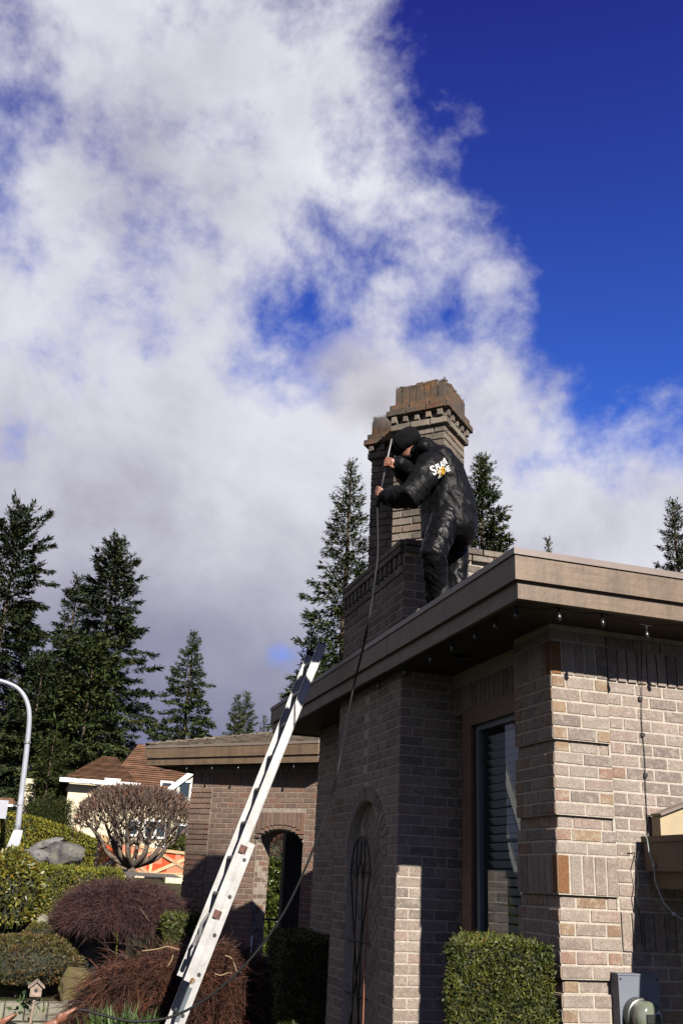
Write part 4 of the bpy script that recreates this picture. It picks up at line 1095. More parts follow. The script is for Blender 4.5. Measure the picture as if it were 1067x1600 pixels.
# ------------------------------------------------------------------ plants near the house
def leaf_box(name, label, cat_, corners, z0, z1, top_in, mats, dens, ll, lw, seed, group=None, bumpy=.02):
    """clipped hedge: corners = 4 ground corners (ccw), shrunk by top_in at the top"""
    rng = np.random.default_rng(seed)
    c = [Vector((x, y, 0)) for x, y in corners]; ctr = sum(c, Vector())/4
    t = [p+(ctr-p).normalized()*top_in for p in c]
    loc = (ctr.x, ctr.y, z0); H = thing(name, label, cat_, loc, group)
    ins = .035
    mb = MB(); vs = [p+(ctr-p).normalized()*ins+ZV*z0 for p in c]+[p+(ctr-p).normalized()*ins+ZV*(z1-ins*.8) for p in t]
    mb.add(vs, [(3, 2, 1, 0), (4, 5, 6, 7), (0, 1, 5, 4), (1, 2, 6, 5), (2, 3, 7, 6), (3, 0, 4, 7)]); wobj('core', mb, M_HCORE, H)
    Pp, Nn = [], []
    quads = [([c[i]+ZV*z0, c[(i+1) % 4]+ZV*z0, t[(i+1) % 4]+ZV*z1, t[i]+ZV*z1]) for i in range(4)]+[[q_+ZV*z1 for q_ in t]]
    for q_ in quads:
        q_ = [np.array(v) for v in q_]; nn = np.cross(q_[1]-q_[0], q_[3]-q_[0]); ar = np.linalg.norm(nn); nn = nn/ar
        if nn@(q_[0]-np.array((ctr.x, ctr.y, (z0+z1)/2))) < 0: nn = -nn
        if nn[1] > .7 and False: continue
        m = int(ar*dens); a = rng.random((m, 1)); b = rng.random((m, 1))
        p = (q_[0]*(1-a)+q_[1]*a)*(1-b)+(q_[3]*(1-a)+q_[2]*a)*b
        lump = np.array([noise.noise(Vector(v)*4)+.8*noise.noise(Vector(v)*11) for v in p])[:, None]
        p = p+nn*(lump*bumpy*1.7+rng.normal(0, .45, (m, 1))*bumpy+(rng.random((m, 1)) < .02)*bumpy*1.6)
        Pp.append(p); Nn.append(np.repeat(nn[None], m, 0))
    Pp = np.concatenate(Pp); Nn = np.concatenate(Nn); m = len(Pp)
    d = rng.normal(size=(m, 3))*.8+Nn*.55+np.array((0, 0, .35))
    big = 1+.8*(rng.random(m) < .06)
    V, F = cards(Pp-d*ll*.3, d, ll*rng.uniform(.45, 1.35, m)*big, lw*rng.uniform(.6, 1.35, m), rng)
    o = link('foliage', np_mesh('foliage', V, F), mats, None, kind='stuff'); keep(o, H); return H
def leaf_mound(name, label, cat_, ctr, rad, mats, n, ll, lw, seed, core=True, flat=.0, droop=0.0, group=None, trunk=None):
    rng = np.random.default_rng(seed); ctr = np.array(ctr, float); rad = np.array(rad, float)
    H = thing(name, label, cat_, (ctr[0], ctr[1], ctr[2]-rad[2]*.9), group)
    u = rng.normal(size=(n, 3)); u /= np.linalg.norm(u, axis=1, keepdims=True); u[:, 2] = np.where(u[:, 2] < -.55, -u[:, 2], u[:, 2])
    lump = np.array([noise.noise(Vector(v)*2.6+Vector((seed, 0, 0))) + .5*noise.noise(Vector(v)*6+Vector((seed, 0, 0))) for v in u])
    r = (1+lump*.16)*(1-np.abs(rng.normal(0, .07, n)))
    p = ctr+u*rad*r[:, None]
    d = u*.8+rng.normal(size=(n, 3))*.6+np.array((0, 0, .3-droop))
    V, F = cards(p-d*ll*.3, d, ll*rng.uniform(.6, 1.35, n), lw*rng.uniform(.7, 1.3, n), rng)
    keep(link('foliage', np_mesh('foliage', V, F), mats, None, kind='stuff'), H)
    if core:
        mb = MB(); M = Matrix.Translation(Vector(ctr))@Matrix.Diagonal((*(rad*.86), 1))
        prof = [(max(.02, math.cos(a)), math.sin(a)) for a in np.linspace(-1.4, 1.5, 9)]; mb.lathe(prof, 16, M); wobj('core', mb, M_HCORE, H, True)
    for k in range(3):
        a = k*2.1+seed; wobj('stem', MB().tube([(ctr[0]+.05*math.cos(a), ctr[1]+.05*math.sin(a), ctr[2]-rad[2]*1.0), (ctr[0]+rad[0]*.4*math.cos(a), ctr[1]+rad[1]*.4*math.sin(a), ctr[2])], [.025, .012], 6), M_BARKG, H)
    return H

leaf_box('clipped_hedge', 'sunlit clipped box hedge below the window with blinds', 'hedge', [(2.03, 4.80), (2.70, 4.80), (2.76, 5.55), (2.42, 5.55)], 0, 1.345, .07, M_HEDGE, 26000, .024, .008, 1, bumpy=.016)
leaf_box('clipped_hedge', 'dark shaded box hedge left of the arched brick niche', 'hedge', [(2.20, 8.75), (2.80, 8.75), (2.82, 10.1), (2.40, 10.1)], 0, 1.12, .08, M_HEDGE, 9000, .034, .012, 2, bumpy=.02)
# mound and hedge in front of the porch pillar
cpi = on(286, 1458, Y=11.3)
leaf_box('clipped_hedge', 'small green clipped hedge at the foot of the sunlit porch pillar', 'hedge', [(cpi.x-.26, 11.2), (cpi.x+.26, 11.2), (cpi.x+.30, 11.7), (cpi.x-.20, 11.7)], cpi.z-.6, on(285, 1430, Y=11.2).z, .07, M_HEDGE, 6500, .04, .014, 3)
# weeping laceleaf maples
def weeping(name, label, ctr, rad, m, n, seed, strand, wid, z_base, droop):
    rng = np.random.default_rng(seed); ctr = np.array(ctr); rad = np.array(rad)
    H = thing(name, label, 'weeping maple', (ctr[0], ctr[1], z_base))
    u = rng.normal(size=(n, 3)); u /= np.linalg.norm(u, axis=1, keepdims=True); u[:, 2] = np.abs(u[:, 2])*1.0
    lump = np.array([noise.noise(Vector(v)*2.2+Vector((seed, 3, 0))) for v in u])
    p = ctr+u*rad*(1+.16*lump-np.abs(rng.normal(0, .10, n)))[:, None]
    hor = u.copy(); hor[:, 2] = 0; hor /= np.maximum(np.linalg.norm(hor, axis=1, keepdims=True), 1e-3)
    L = strand*rng.uniform(.5, 1.3, n)[:, None]
    j = rng.normal(size=(n, 3))*.5
    d1 = hor*.6+np.array((0, 0, .15))*(u[:, 2:3]*2)+j*1.6; d2 = hor*.35+np.array((0, 0, -1.0))*droop+j*(2.2-1.4*droop)+rng.normal(size=(n, 3))*.3
    p1 = p+d1*L*.35; p2 = p1+d2*L*.5; p3 = p2+(d2+np.array((0, 0, -.4)))*L*.35
    s = np.cross(d2, rng.normal(size=(n, 3))); s /= np.linalg.norm(s, axis=1, keepdims=True); s *= wid
    V = np.stack([p-s*.5, p+s*.5, p1+s, p1-s, p2+s*.7, p2-s*.7, p3, p3+s*.15], 1).reshape(-1, 3); b = (np.arange(n)*8)[:, None]
    F = np.concatenate([b+np.array([[0, 1, 2, 3]]), b+np.array([[3, 2, 4, 5]]), b+np.array([[5, 4, 7, 6]])])
    keep(link('crown', np_mesh('crown', V, F), m, None, kind='stuff'), H)
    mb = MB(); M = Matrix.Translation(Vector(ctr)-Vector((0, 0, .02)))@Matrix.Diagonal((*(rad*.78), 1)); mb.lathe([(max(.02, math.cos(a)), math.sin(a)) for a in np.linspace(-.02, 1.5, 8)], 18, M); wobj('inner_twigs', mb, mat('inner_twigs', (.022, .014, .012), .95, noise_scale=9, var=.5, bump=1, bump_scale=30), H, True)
    rr = random.Random(seed)
    mb = MB(); mb.tube([(ctr[0], ctr[1], z_base-.1), (ctr[0]+.05, ctr[1], (z_base+ctr[2])/2), (ctr[0], ctr[1], ctr[2]+rad[2]*.3)], [.07, .055, .04], 8); wobj('trunk', mb, M_BARKG, H, True)
    for k in range(9):
        a = rr.uniform(0, 6.28); q_ = [(ctr[0], ctr[1], ctr[2])]
        for t in (.4, .75, 1.02): q_.append((ctr[0]+rad[0]*t*math.cos(a)+rr.uniform(-.05, .05), ctr[1]+rad[1]*t*math.sin(a), ctr[2]+rad[2]*(.75-.6*t*t)+rr.uniform(-.04, .06)))
        wobj('branch', MB().tube(cat(q_, 4), .012, 6), M_BARK, H, True)
    return H
c1 = on(190, 1447, Y=12.35)
weeping('weeping_maple', 'broad purple weeping maple dome beside the porch pillar', (c1.x, 12.35, c1.z-.02), (.78, .66, .50), M_PURPLE, 80000, 21, .062, .0024, gz(c1.x, 12.3)-.05, .35)
c2 = on(305, 1570, Y=9.9)
weeping('weeping_maple', 'reddish brown weeping maple low behind the ladder', (c2.x, 10.0, c2.z-.36), (1.05, .80, .82), M_BROWNT, 50000, 22, .15, .0028, -.05, .75)
# a few pale exposed branches on the brown maple
br = thing('pruned_branches', 'pale bent branches lying over the brown weeping maple', 'branch', tuple(c2))
for a in ([(222, 1486), (246, 1483), (262, 1479), (280, 1484)], [(352, 1493), (362, 1497), (367, 1509), (371, 1521)], [(336, 1521), (345, 1524), (356, 1520), (362, 1521)], [(262, 1510), (268, 1501), (271, 1492)]):
    wobj('branch', MB().tube(cat([on(x, y, Y=9.05) for x, y in a], 4), .0045, 6), mat('pale_branch', (.40, .27, .15), .9), br, True)

# left garden
lawn_m = leafmat('lawn', (.085, .12, .014), (.055, .085, .012), .4, .8, .1, 3)
def grass(name, label, x0, x1, y0, y1, n, seed):
    rng = np.random.default_rng(seed); p = np.stack([rng.uniform(x0, x1, n), rng.uniform(y0, y1, n), np.zeros(n)], 1); p[:, 2] = gz(p[:, 0], p[:, 1])
    d = rng.normal(size=(n, 3))*.45+np.array((0, 0, 1)); V, F = cards(p, d, rng.uniform(.03, .08, n), .008, rng)
    o = link(name, np_mesh(name, V, F), M_GRASS, kind='stuff'); tag(o, label, 'grass')
grass('grass', 'short sunlit lawn in front of the block wall', -2.4, 1.6, 8.6, 11.15, 26000, 31)
def block_wall():
    Wl = thing('block_wall', 'low grey concrete block garden wall behind the birdhouse', 'garden wall', (-1, 11.2, 0)); rr = random.Random(4)
    x0 = on(-40, 1560, Y=11.2).x; x1 = on(102, 1560, Y=11.2).x
    for r in range(2):
        x = x0-(.1 if r else 0); k = 0
        while x < x1:
            w = rr.uniform(.19, .23); y = 11.17+rr.uniform(-.008, .008)+r*.02+.06*max(0, (x-x0)/(x1-x0)-.5)
            mb = MB(); z0 = -.02+r*.172; b_ = .012
            mb.add([(x+b_, y, z0+b_), (x+w-.008-b_, y, z0+b_), (x+w-.008-b_, y, z0+.165-b_), (x+b_, y, z0+.165-b_), (x, y+b_, z0), (x+w-.008, y+b_, z0), (x+w-.008, y+b_, z0+.165), (x, y+b_, z0+.165), (x, y+.2, z0), (x+w-.008, y+.2, z0), (x+w-.008, y+.2, z0+.165), (x, y+.2, z0+.165)],
                   [(0, 1, 2, 3), (4, 5, 1, 0), (5, 6, 2, 1), (6, 7, 3, 2), (7, 4, 0, 3), (8, 9, 5, 4), (9, 10, 6, 5), (10, 11, 7, 6), (11, 8, 4, 7)])
            wobj('block', mb, M_BLOCK, Wl); x += w
    W2 = thing('block_wall', 'short curved stone kerb steps right of the block wall', 'garden wall', (0, 11.3, 0))
    for i, (a, b, y, Y, h) in enumerate(((98, 128, 1566, 11.4, .10), (122, 152, 1578, 11.3, .10), (150, 182, 1588, 11.0, .14), (182, 214, 1592, 10.9, .12), (92, 118, 1590, 11.2, .16))):
        p, q_ = on(a, y, Y=Y), on(b, y+2, Y=Y); mb = MB().box((p.x+.005, Y-.05, p.z-h*2.2), (q_.x-.005, Y+.22, p.z+.02)); wobj('block', mb, M_BLOCK, W2)
block_wall()
def rock(name, label, ctr, rad, m, seed, group=None, rot=0):
    bm = bmesh.new(); bmesh.ops.create_icosphere(bm, subdivisions=5, radius=1)
    for v in bm.verts:
        p = v.co.copy(); k = 1+.28*noise.noise(p*1.1+Vector((seed, 0, 0)))+.12*noise.noise(p*2.7+Vector((0, seed, 0)))+.06*noise.noise(p*5.5+Vector((seed, seed, 0)))+.03*noise.noise(p*13)
        v.co = p*k
        for nn in (Vector((.6, -.5, .62)), Vector((-.7, -.6, .38)), Vector((.1, -.2, .97)), Vector((-.3, -.95, 0))):
            nn = nn.normalized(); dd = v.co.dot(nn)-.82
            if dd > 0: v.co -= nn*dd*.85
    bmesh.ops.scale(bm, vec=rad, verts=bm.verts); bmesh.ops.rotate(bm, cent=(0, 0, 0), matrix=Matrix.Rotation(rot, 3, 'Y'), verts=bm.verts)
    me = bpy.data.meshes.new(name); bm.to_mesh(me); bm.free(); me.shade_smooth(); o = link(name, me, m); o.location = ctr; return tag(o, label, 'boulder', group)
c = on(15, 1395, Y=12.6); leaf_mound('yellow_shrub', 'round yellow green leafy shrub at the left edge', 'shrub', (c.x, 12.7, c.z-.06), (.40, .42, .52), M_YSHRUB, 5200, .060, .028, 41)
c = on(38, 1500, Y=11.75); leaf_mound('low_shrub', 'low reddish green spreading shrub above the block wall', 'shrub', (c.x, 11.85, c.z-.05), (.60, .42, .30), M_RSHRUB, 9500, .032, .014, 42)
c = on(64, 1455, Y=12.25); leaf_mound('ground_plant', 'small rusty leaved plant between the two left shrubs', 'plant', (c.x, 12.3, c.z-.06), (.20, .2, .14), M_RSHRUB, 1600, .03, .014, 43, core=True)
c = on(135, 1492, Y=12.6); rock('boulder', 'large dark rounded boulder in the shade under the purple maple', (c.x, 12.6, c.z), (.36, .34, .38), M_ROCKD, 3.3, rot=.3)
c = on(126, 1538, Y=11.5); rock('mossy_stone', 'mossy yellow green stone mound below the dark boulder', (c.x, 11.55, c.z-.05), (.20, .18, .22), mat('mossy', (.16, .15, .045), .95, noise_scale=6, second=(.17, .125, .075), bump=.5, bump_scale=40, spec=.1), 6.1)
c = on(58, 1443, Y=12.7); rock('pale_stone', 'pale upright stones behind the rusty leaved plant', (c.x, 12.8, c.z), (.14, .10, .13), M_BLOCK, 9.2)
c = on(115, 1395, Y=14.6)
leaf_box('clipped_hedge', 'clipped green hedge behind the purple maple and the yellow shrub', 'hedge', [(on(30, 1400, Y=14.4).x, 14.4), (on(190, 1400, Y=14.4).x, 14.4), (on(190, 1400, Y=15).x, 15.2), (on(30, 1400, Y=15).x, 15.2)], .5, on(100, 1358, Y=14.4).z, .05, leafmat('bank_leaf', (.24, .235, .022), (.12, .135, .014), .5, .6, .2, 4), 7000, .045, .016, 44, bumpy=.03)
c = on(95, 1450, Y=12.9)
for k, (x, y) in enumerate(((88, 1445), (78, 1462), (100, 1452))):
    c = on(x, y, Y=12.5); leaf_mound('leafy_plant', ('bright leafy plant beside the pale stones', 'small green plant right of the rusty leaved plant', 'tiny green plant against the dark boulder')[k], 'plant', (c.x, 12.5, c.z), (.07, .07, .07), M_LEAFG, 260, .05, .018, 50+k, core=False)
# strap leaved grass clump under the purple maple
rng = np.random.default_rng(77); n = 60; c = on(240, 1462, Y=12.0); p = np.repeat(np.array([[c.x, 12.0, c.z-.25]]), n, 0)+rng.normal(0, .05, (n, 3))*np.array((1, 1, .2)); d = rng.normal(size=(n, 3))*.45+np.array((0, 0, 1))
V, F = cards(p, d, rng.uniform(.25, .45, n), .012, rng); tag(link('strap_leaf_clump', np_mesh('clump', V, F), leafmat('strap', (.14, .16, .10), (.08, .10, .05), .4)), 'spiky strap leaved clump beneath the purple maple', 'plant')
for k, (x, Y) in enumerate(((172, 9.0), (200, 9.0), (238, 9.1), (152, 9.2))):
    rng = np.random.default_rng(90+k); n = 70; c = on(x, 1590, Y=Y); p = np.repeat(np.array([[c.x, Y, c.z-.12]]), n, 0)+rng.normal(0, .05, (n, 3))*np.array((1, 1, .2)); d = rng.normal(size=(n, 3))*.5+np.array((0, 0, 1))
    V, F = cards(p, d, rng.uniform(.12, .26, n), .016, rng); tag(link('iris_clump', np_mesh('clump', V, F), M_LEAFG), 'green strap leaved clump at the bottom edge, %s of four' % ('second', 'third', 'rightmost', 'leftmost')[k], 'plant', 'green clumps below the brown maple')
# birdhouse
bh = on(57, 1546, Y=10.3); B_ = thing('birdhouse', 'small weathered wooden birdhouse on a thin pole', 'birdhouse', (bh.x, 10.3, 0))
wobj('pole', MB().tube([(bh.x-.02, 10.3, -.05), (bh.x, 10.3, bh.z-.04)], .013, 8), M_BIRD, B_)
w, h = .052, .07
def pr_mesh(prof, y0, y1):
    n = len(prof); return MB().add([(bh.x+x, y0, bh.z+z) for x, z in prof]+[(bh.x+x, y1, bh.z+z) for x, z in prof], [tuple(range(n)), tuple(range(2*n-1, n-1, -1))]+[((i+1) % n, i, i+n, (i+1) % n+n) for i in range(n)])
wobj('box', pr_mesh([(-w, -.055), (w, -.055), (w, .02), (0, .07), (-w, .02)], 10.24, 10.36), M_BIRD, B_)
for s in (-1, 1): wobj('roof_board', MB().beam((bh.x+s*.036, 10.215, bh.z+.050), (bh.x+s*.036, 10.385, bh.z+.050), .095, .012, upv=(s*.62, 0, .78)), M_BIRD, B_)
wobj('entrance_hole', MB().tube([(bh.x, 10.2395, bh.z-.002), (bh.x, 10.236, bh.z-.002)], .016, 12), M_DARK, B_)
rng = np.random.default_rng(5); n = 50; p = np.array((bh.x-.04, 10.5, bh.z-.12))+rng.normal(0, .07, (n, 3)); V, F = cards(p, rng.normal(size=(n, 3))+np.array((0, -.3, 0)), .07, .035, rng)
iv = thing('ivy_sprig', 'dark green leafy sprig behind the birdhouse', 'plant', (bh.x-.04, 10.5, bh.z-.2)); keep(link('foliage', np_mesh('ivy', V, F), M_LEAFG, None, kind='stuff'), iv)

# pollarded tree
def pollard():
    rr = random.Random(8); Y = 23.0; b = on(205, 1362, Y=Y); T = thing('pollarded_tree', 'leafless pollarded tree with a flat dense twiggy crown before the orange fence', 'tree', tuple(b))
    wobj('trunk', MB().tube([(b.x, Y, b.z-.4), (b.x, Y, b.z+.02), (b.x+.02, Y, b.z+.16)], [.11, .10, .105], 10), M_BARKG, T, True)
    top = on(203, 1232, Y=Y); cz = on(200, 1296, Y=Y).z; R = 1.30; Hh = top.z-cz
    tw_p, tw_d = [], []
    ends = []
    for k in range(11):
        a = k*2*math.pi/11+rr.uniform(-.2, .2); r = rr.uniform(.45, .95)*R; e = Vector((b.x+r*math.cos(a), Y+r*.9*math.sin(a), cz+Hh*.35*(1.1-r/R)+.05))
        s = Vector((b.x, Y, b.z+.1)); m1 = s.lerp(e, .35)+Vector((.12*math.cos(a), .12*math.sin(a), -.10)); m2 = s.lerp(e, .7)+Vector((rr.uniform(-.06, .06), 0, -.04))
        pts = cat([s, m1, m2, e], 4); rs = [.070-.042*i/(len(pts)-1) for i in range(len(pts))]
        wobj('limb', MB().tube(pts, rs, 7), M_BARKG, T, True); ends += [pts[-1], pts[-4], pts[-7]]
    mb = MB()
    for e in ends:
        for j in range(9):
            a = rr.uniform(0, 6.28); l = rr.uniform(.25, .6); q_ = e+Vector((l*.7*math.cos(a), l*.7*math.sin(a), l*.75)); mb.tube([e, e.lerp(q_, .5)+Vector((rr.uniform(-.05, .05), 0, -.03)), q_], [.016, .011, .006], 4)
    wobj('branches', mb, M_BARKG, T, kind='stuff')
    rng = np.random.default_rng(12); n = 8500
    a = rng.uniform(0, 2*np.pi, n); r = np.sqrt(rng.random(n))*R*1.05
    f = np.clip(r/(R*1.05), 0, 1); zt = cz+Hh*np.sqrt(np.maximum(0, 1-f**3.2))
    lump = np.array([noise.noise(Vector((x*3, y*3, 1))) for x, y in zip(r*np.cos(a), r*np.sin(a))])
    z = zt-rng.random(n)**1.6*(.40+.18*lump)+.10*lump
    p = np.stack([b.x+r*np.cos(a), Y+.9*r*np.sin(a), z], 1)
    d = np.stack([np.cos(a)*f*.7, np.sin(a)*f*.7, np.full(n, .9)], 1)+rng.normal(size=(n, 3))*.35
    V, F = cards(p, d, rng.uniform(.08, .19, n), rng.uniform(.014, .034, n), rng)
    keep(link('crown', np_mesh('crown', V, F), M_POLL, None, kind='stuff'), T)
pollard()
# orange safety net on timber frames
fe = thing('safety_fence', 'orange plastic net fence on pale cross braced timber frames', 'fence', tuple(on(220, 1355, Y=24)))
FP = {k: on(x, y, Y=Y) for k, (x, y, Y) in dict(a0=(149, 1354, 25.5), a1=(157, 1306, 25.5), b0=(234, 1366, 26.5), b1=(240, 1327, 26.5), c0=(305, 1366, 27.5), c1=(306, 1335, 27.5)).items()}
for s0, s1 in (('a', 'b'), ('b', 'c')):
    p0, p1, q0, q1 = FP[s0+'0'], FP[s0+'1'], FP[s1+'0'], FP[s1+'1']
    off = Vector((0, .03, 0)); mb = MB(); mb.add([p0+off, q0+off, q1+off, p1+off], [(0, 1, 2, 3)]); wobj('net', mb, M_NET, fe)
    for a, b in ((p0, p1), (p1, q1), (p0, q0), (p0, q1), (p1, q0)): wobj('timber', MB().beam(a, b, .075, .04, upv=(0, 1, 0)), M_TIMBER, fe)
wobj('timber', MB().beam(FP['c0'], FP['c1'], .075, .04, upv=(0, 1, 0)), M_TIMBER, fe)
# boulders by the street
c = on(100, 1335, Y=22); rock('boulder', 'dark weathered boulder, largest of three by the long hedge', (c.x, 22, c.z), (.40, .45, .28), M_ROCKD, 1.2, 'boulders by the long hedge')
c = on(55, 1338, Y=21.5); rock('boulder', 'smooth pale grey boulder nearest the street lamp foot', (c.x, 21.7, c.z), (.28, .35, .17), M_ROCK, 4.2, 'boulders by the long hedge')
c = on(72, 1318, Y=23); rock('boulder', 'flat tilted slab boulder behind the two rounder ones', (c.x, 23, c.z), (.34, .3, .09), M_ROCK, 7.7, 'boulders by the long hedge', rot=-.35)
c = on(120, 1352, Y=21)
rdm = mat('path_concrete', (.13, .12, .10), .95, noise_scale=3, var=.15, bump=.3, bump_scale=20)
pa = [on(-20, 1362, Y=20.5), on(160, 1362, Y=20.5)]
o = obj('path', MB().add([(-6, 21.2, gz(-6, 21.2)+.02), (3, 20.4, gz(0, 20.4)+.02), (3, 22.0, gz(0, 22.0)+.05), (-6, 23.2, gz(-6, 23.2)+.05)], [(0, 1, 2, 3)]), rdm, kind='structure')
# long hedge on the slope
def long_hedge():
    rng = np.random.default_rng(61); A0, A1 = on(-60, 1275, Y=30), on(170, 1330, Y=27)
    top = [on(-60, 1262, Y=30), on(0, 1268, Y=29.5), on(50, 1276, Y=29), on(100, 1292, Y=28), on(150, 1312, Y=27), on(185, 1326, Y=26.4)]
    H = thing('long_hedge', 'long low clipped hedge sloping down behind the boulders', 'hedge', (top[2].x, 29, top[2].z-1.5))
    Pp = []; mbc = MB()
    for i in range(len(top)-1):
        a, b = top[i], top[i+1]; n = int((b-a).length*2600); t = rng.random(n); s = rng.random(n)
        q_ = np.array(a)[None]*(1-t[:, None])+np.array(b)[None]*t[:, None]
        fr = rng.random(n) < .72
        q_[:, 2] -= np.where(fr, s*1.6, rng.random(n)*.03); q_[:, 1] += np.where(fr, -s*.25+rng.normal(0, .03, n), s*.9); Pp.append(q_)
        vs = [a+Vector((0, .07, -.06)), b+Vector((0, .07, -.06)), b+Vector((0, -.16, -1.8)), a+Vector((0, -.16, -1.8)), a+Vector((0, 1, -.06)), b+Vector((0, 1, -.06)), b+Vector((0, 1, -1.8)), a+Vector((0, 1, -1.8))]
        mbc.add(vs, [(0, 1, 2, 3), (0, 4, 5, 1), (4, 7, 6, 5), (1, 5, 6, 2), (3, 7, 4, 0)])
    p = np.concatenate(Pp); n = len(p); d = rng.normal(size=(n, 3))*.7+np.array((0, -.4, .5)); V, F = cards(p, d, rng.uniform(.05, .11, n), .03, rng)
    keep(link('foliage', np_mesh('foliage', V, F), leafmat('long_hedge_leaf', (.30, .28, .030), (.17, .18, .022), .4, .7, .15, 1.5), None, kind='stuff'), H); wobj('core', mbc, M_HCORE, H)
long_hedge()
# street lamp
def lamp():
    Y = 25.5; b = on(19, 1328, Y=Y); T = thing('street_lamp', 'pale grey curved street lamp post on a tapered base', 'street lamp', tuple(b))
    t0 = on(27, 1297, Y=Y)
    w0, w1 = .15, .10
    z0, z1 = b.z-.15, t0.z
    mb = MB(); vs = []
    for z, w, cx in ((z0, w0, b.x-.02), (z1-.12, w1+.02, b.x+.06), (z1, w1, b.x+.08)):
        for a, c_ in ((-1, -1), (1, -1), (1, 1), (-1, 1)): vs.append((cx+a*w, Y+c_*w, z))
    fs = [(i+k, i+(k+1) % 4, i+4+(k+1) % 4, i+4+k) for i in (0, 4) for k in range(4)]+[(8, 9, 10, 11)]
    mb.add(vs, fs); wobj('base', mb, M_LAMP, T)
    pts = cat([on(28, 1297, Y=Y), on(36, 1225, Y=Y), on(43, 1165, Y=Y), on(46.5, 1120, Y=Y), on(42, 1095, Y=Y), on(30, 1077, Y=Y), on(12, 1067, Y=Y), on(-15, 1060, Y=Y), on(-40, 1056, Y=Y)], 5)
    rs = [.075-.035*i/(len(pts)-1) for i in range(len(pts))]
    wobj('pole', MB().tube(pts, rs, 12), M_LAMP, T, True)
    p_ = on(33, 1250, Y=Y); wobj('hand_hole_cover', MB().box((p_.x-.045, Y-.085, p_.z-.12), (p_.x+.045, Y-.06, p_.z+.12)), M_LAMP, T)
    for fz in (1296, 1160): p_ = on(27.5 if fz > 1200 else 43.5, fz, Y=Y); wobj('band', MB().lathe([(.088, -.03), (.088, .03)], 14, Matrix.Translation(p_)), M_ALUD, T)
    e = pts[-1]; wobj('lamp_head', MB().loft([(e+Vector((.05, 0, 0)), YV*.06, ZV*.05), (e+Vector((-.15, 0, .0)), YV*.12, ZV*.07), (e+Vector((-.5, 0, -.02)), YV*.10, ZV*.04)], 12), M_LAMP, T, True)
lamp()
sg = on(4, 1266, Y=24); S_ = thing('road_sign', 'back of a small grey road sign at the left edge', 'sign', (sg.x, 24, sg.z-1.4))
wobj('plate', MB().box((sg.x-.22, 23.98, sg.z-.18), (sg.x+.11, 24.0, sg.z+.22)), M_LAMP, S_); wobj('post', MB().tube([(sg.x-.09, 24.03, sg.z-1.5), (sg.x-.05, 24.03, sg.z+.1)], .022, 8), M_LAMP, S_)

# ------------------------------------------------------------------ conifers
def conifer(name, label, base, H, R, seed, m, t0=.12, sparse=1.0, spray=1.0, irr=.35, lean=0.0, group='tall conifers', nb=9.0, power=.85, trunk_r=None):
    rng = np.random.default_rng(seed); base = np.array(base, float)
    T = thing(name, label, 'tree', tuple(base), group)
    tr_ = trunk_r or H*.012
    wobj('trunk', MB().tube([base+np.array((0, 0, -.5)), base+np.array((lean*.4, 0, H*.5)), base+np.array((lean, 0, H*.995))], [tr_*1.2, tr_*.7, .03], 8), M_BARK, T, True)
    NB = int(nb*2.1*H); R = R*1.22; t = t0+(1-t0)*(np.arange(NB)+rng.random(NB))/NB; t = np.minimum(t, .993)
    az = np.arange(NB)*2.39996+rng.normal(0, .35, NB)
    sect = np.array([noise.noise(Vector((math.cos(a)*1.3, math.sin(a)*1.3, tt*H*.35+seed))) for a, tt in zip(az, t)])
    Lb = R*((1-t)**power)*(.78+irr*rng.normal(0, .6, NB)+irr*1.3*sect)+.03*R; Lb = np.clip(Lb, .05*R+.12*(1-t), R*1.35)
    el = np.interp(t, [0, .35, .75, 1], [-.42, -.22, .14, .9])+rng.normal(0, .10, NB)
    C, D, S = [], [], []
    for i in range(NB):
        n = max(6, int(Lb[i]*34*sparse/spray))
        s = np.sqrt(rng.random(n))*.98+.03 if t[i] < .9 else rng.random(n)
        dr = np.array((math.cos(az[i]), math.sin(az[i]), math.tan(el[i])))
        q_ = base+np.array((lean*t[i], 0, t[i]*H))+dr*(s*Lb[i])[:, None]
        q_[:, 2] -= .22*Lb[i]*s*s*(1-t[i]); q_[:, 2] += .08*Lb[i]*np.maximum(0, s-.75)*4*.5
        lat = np.array((-dr[1], dr[0], 0))
        sd = rng.choice([-1, 1], n)[:, None]*rng.uniform(.15, 1.0, (n, 1))
        d = dr[None]*.75+lat[None]*sd+rng.normal(size=(n, 3))*.28; d[:, 2] -= .25*(1-t[i])
        w_ = (lat[None]*sd*(.26*Lb[i]*(1-s))[:, None]*.8)
        C.append(q_+w_+rng.normal(0, .05, (n, 3))); D.append(d); S.append(np.full(n, .55+.45*min(1, Lb[i]/1.5))*rng.uniform(.6, 1.3, n))
    C = np.concatenate(C); D = np.concatenate(D); S = np.concatenate(S)*spray; n = len(C)
    V1, F1 = cards(C, D, .38*S, .084*S, rng, np.repeat(np.array([[0, 0, 1.0]]), n, 0))
    D2 = D+rng.normal(size=(n, 3))*.4; D2[:, 2] -= .35
    V2, F2 = cards(C, D2, .31*S, .072*S, rng)
    keep(link('crown', np_mesh('crown', np.concatenate([V1, V2]), np.concatenate([F1, F2+len(V1)])), m, None, kind='stuff'), T)
def tree_px(label, px_, top, Y, halfpx, seed, m, base_y=1310, **k):
    tp = on(px_, top, Y=Y); b = on(px_+ (0), base_y, Y=Y); bz = float(gz(tp.x, Y))
    H = tp.z-bz; R = halfpx*np.linalg.norm(np.array(tp)-EYE)/FPX
    conifer('conifer', label, (tp.x, Y, bz), H, R, seed, m, **k)
tree_px('tallest ragged fir at the left edge behind the street lamp', 36, 800, 62, 120, 1, M_CONI, irr=.5, nb=10, power=.66, sparse=1.25)
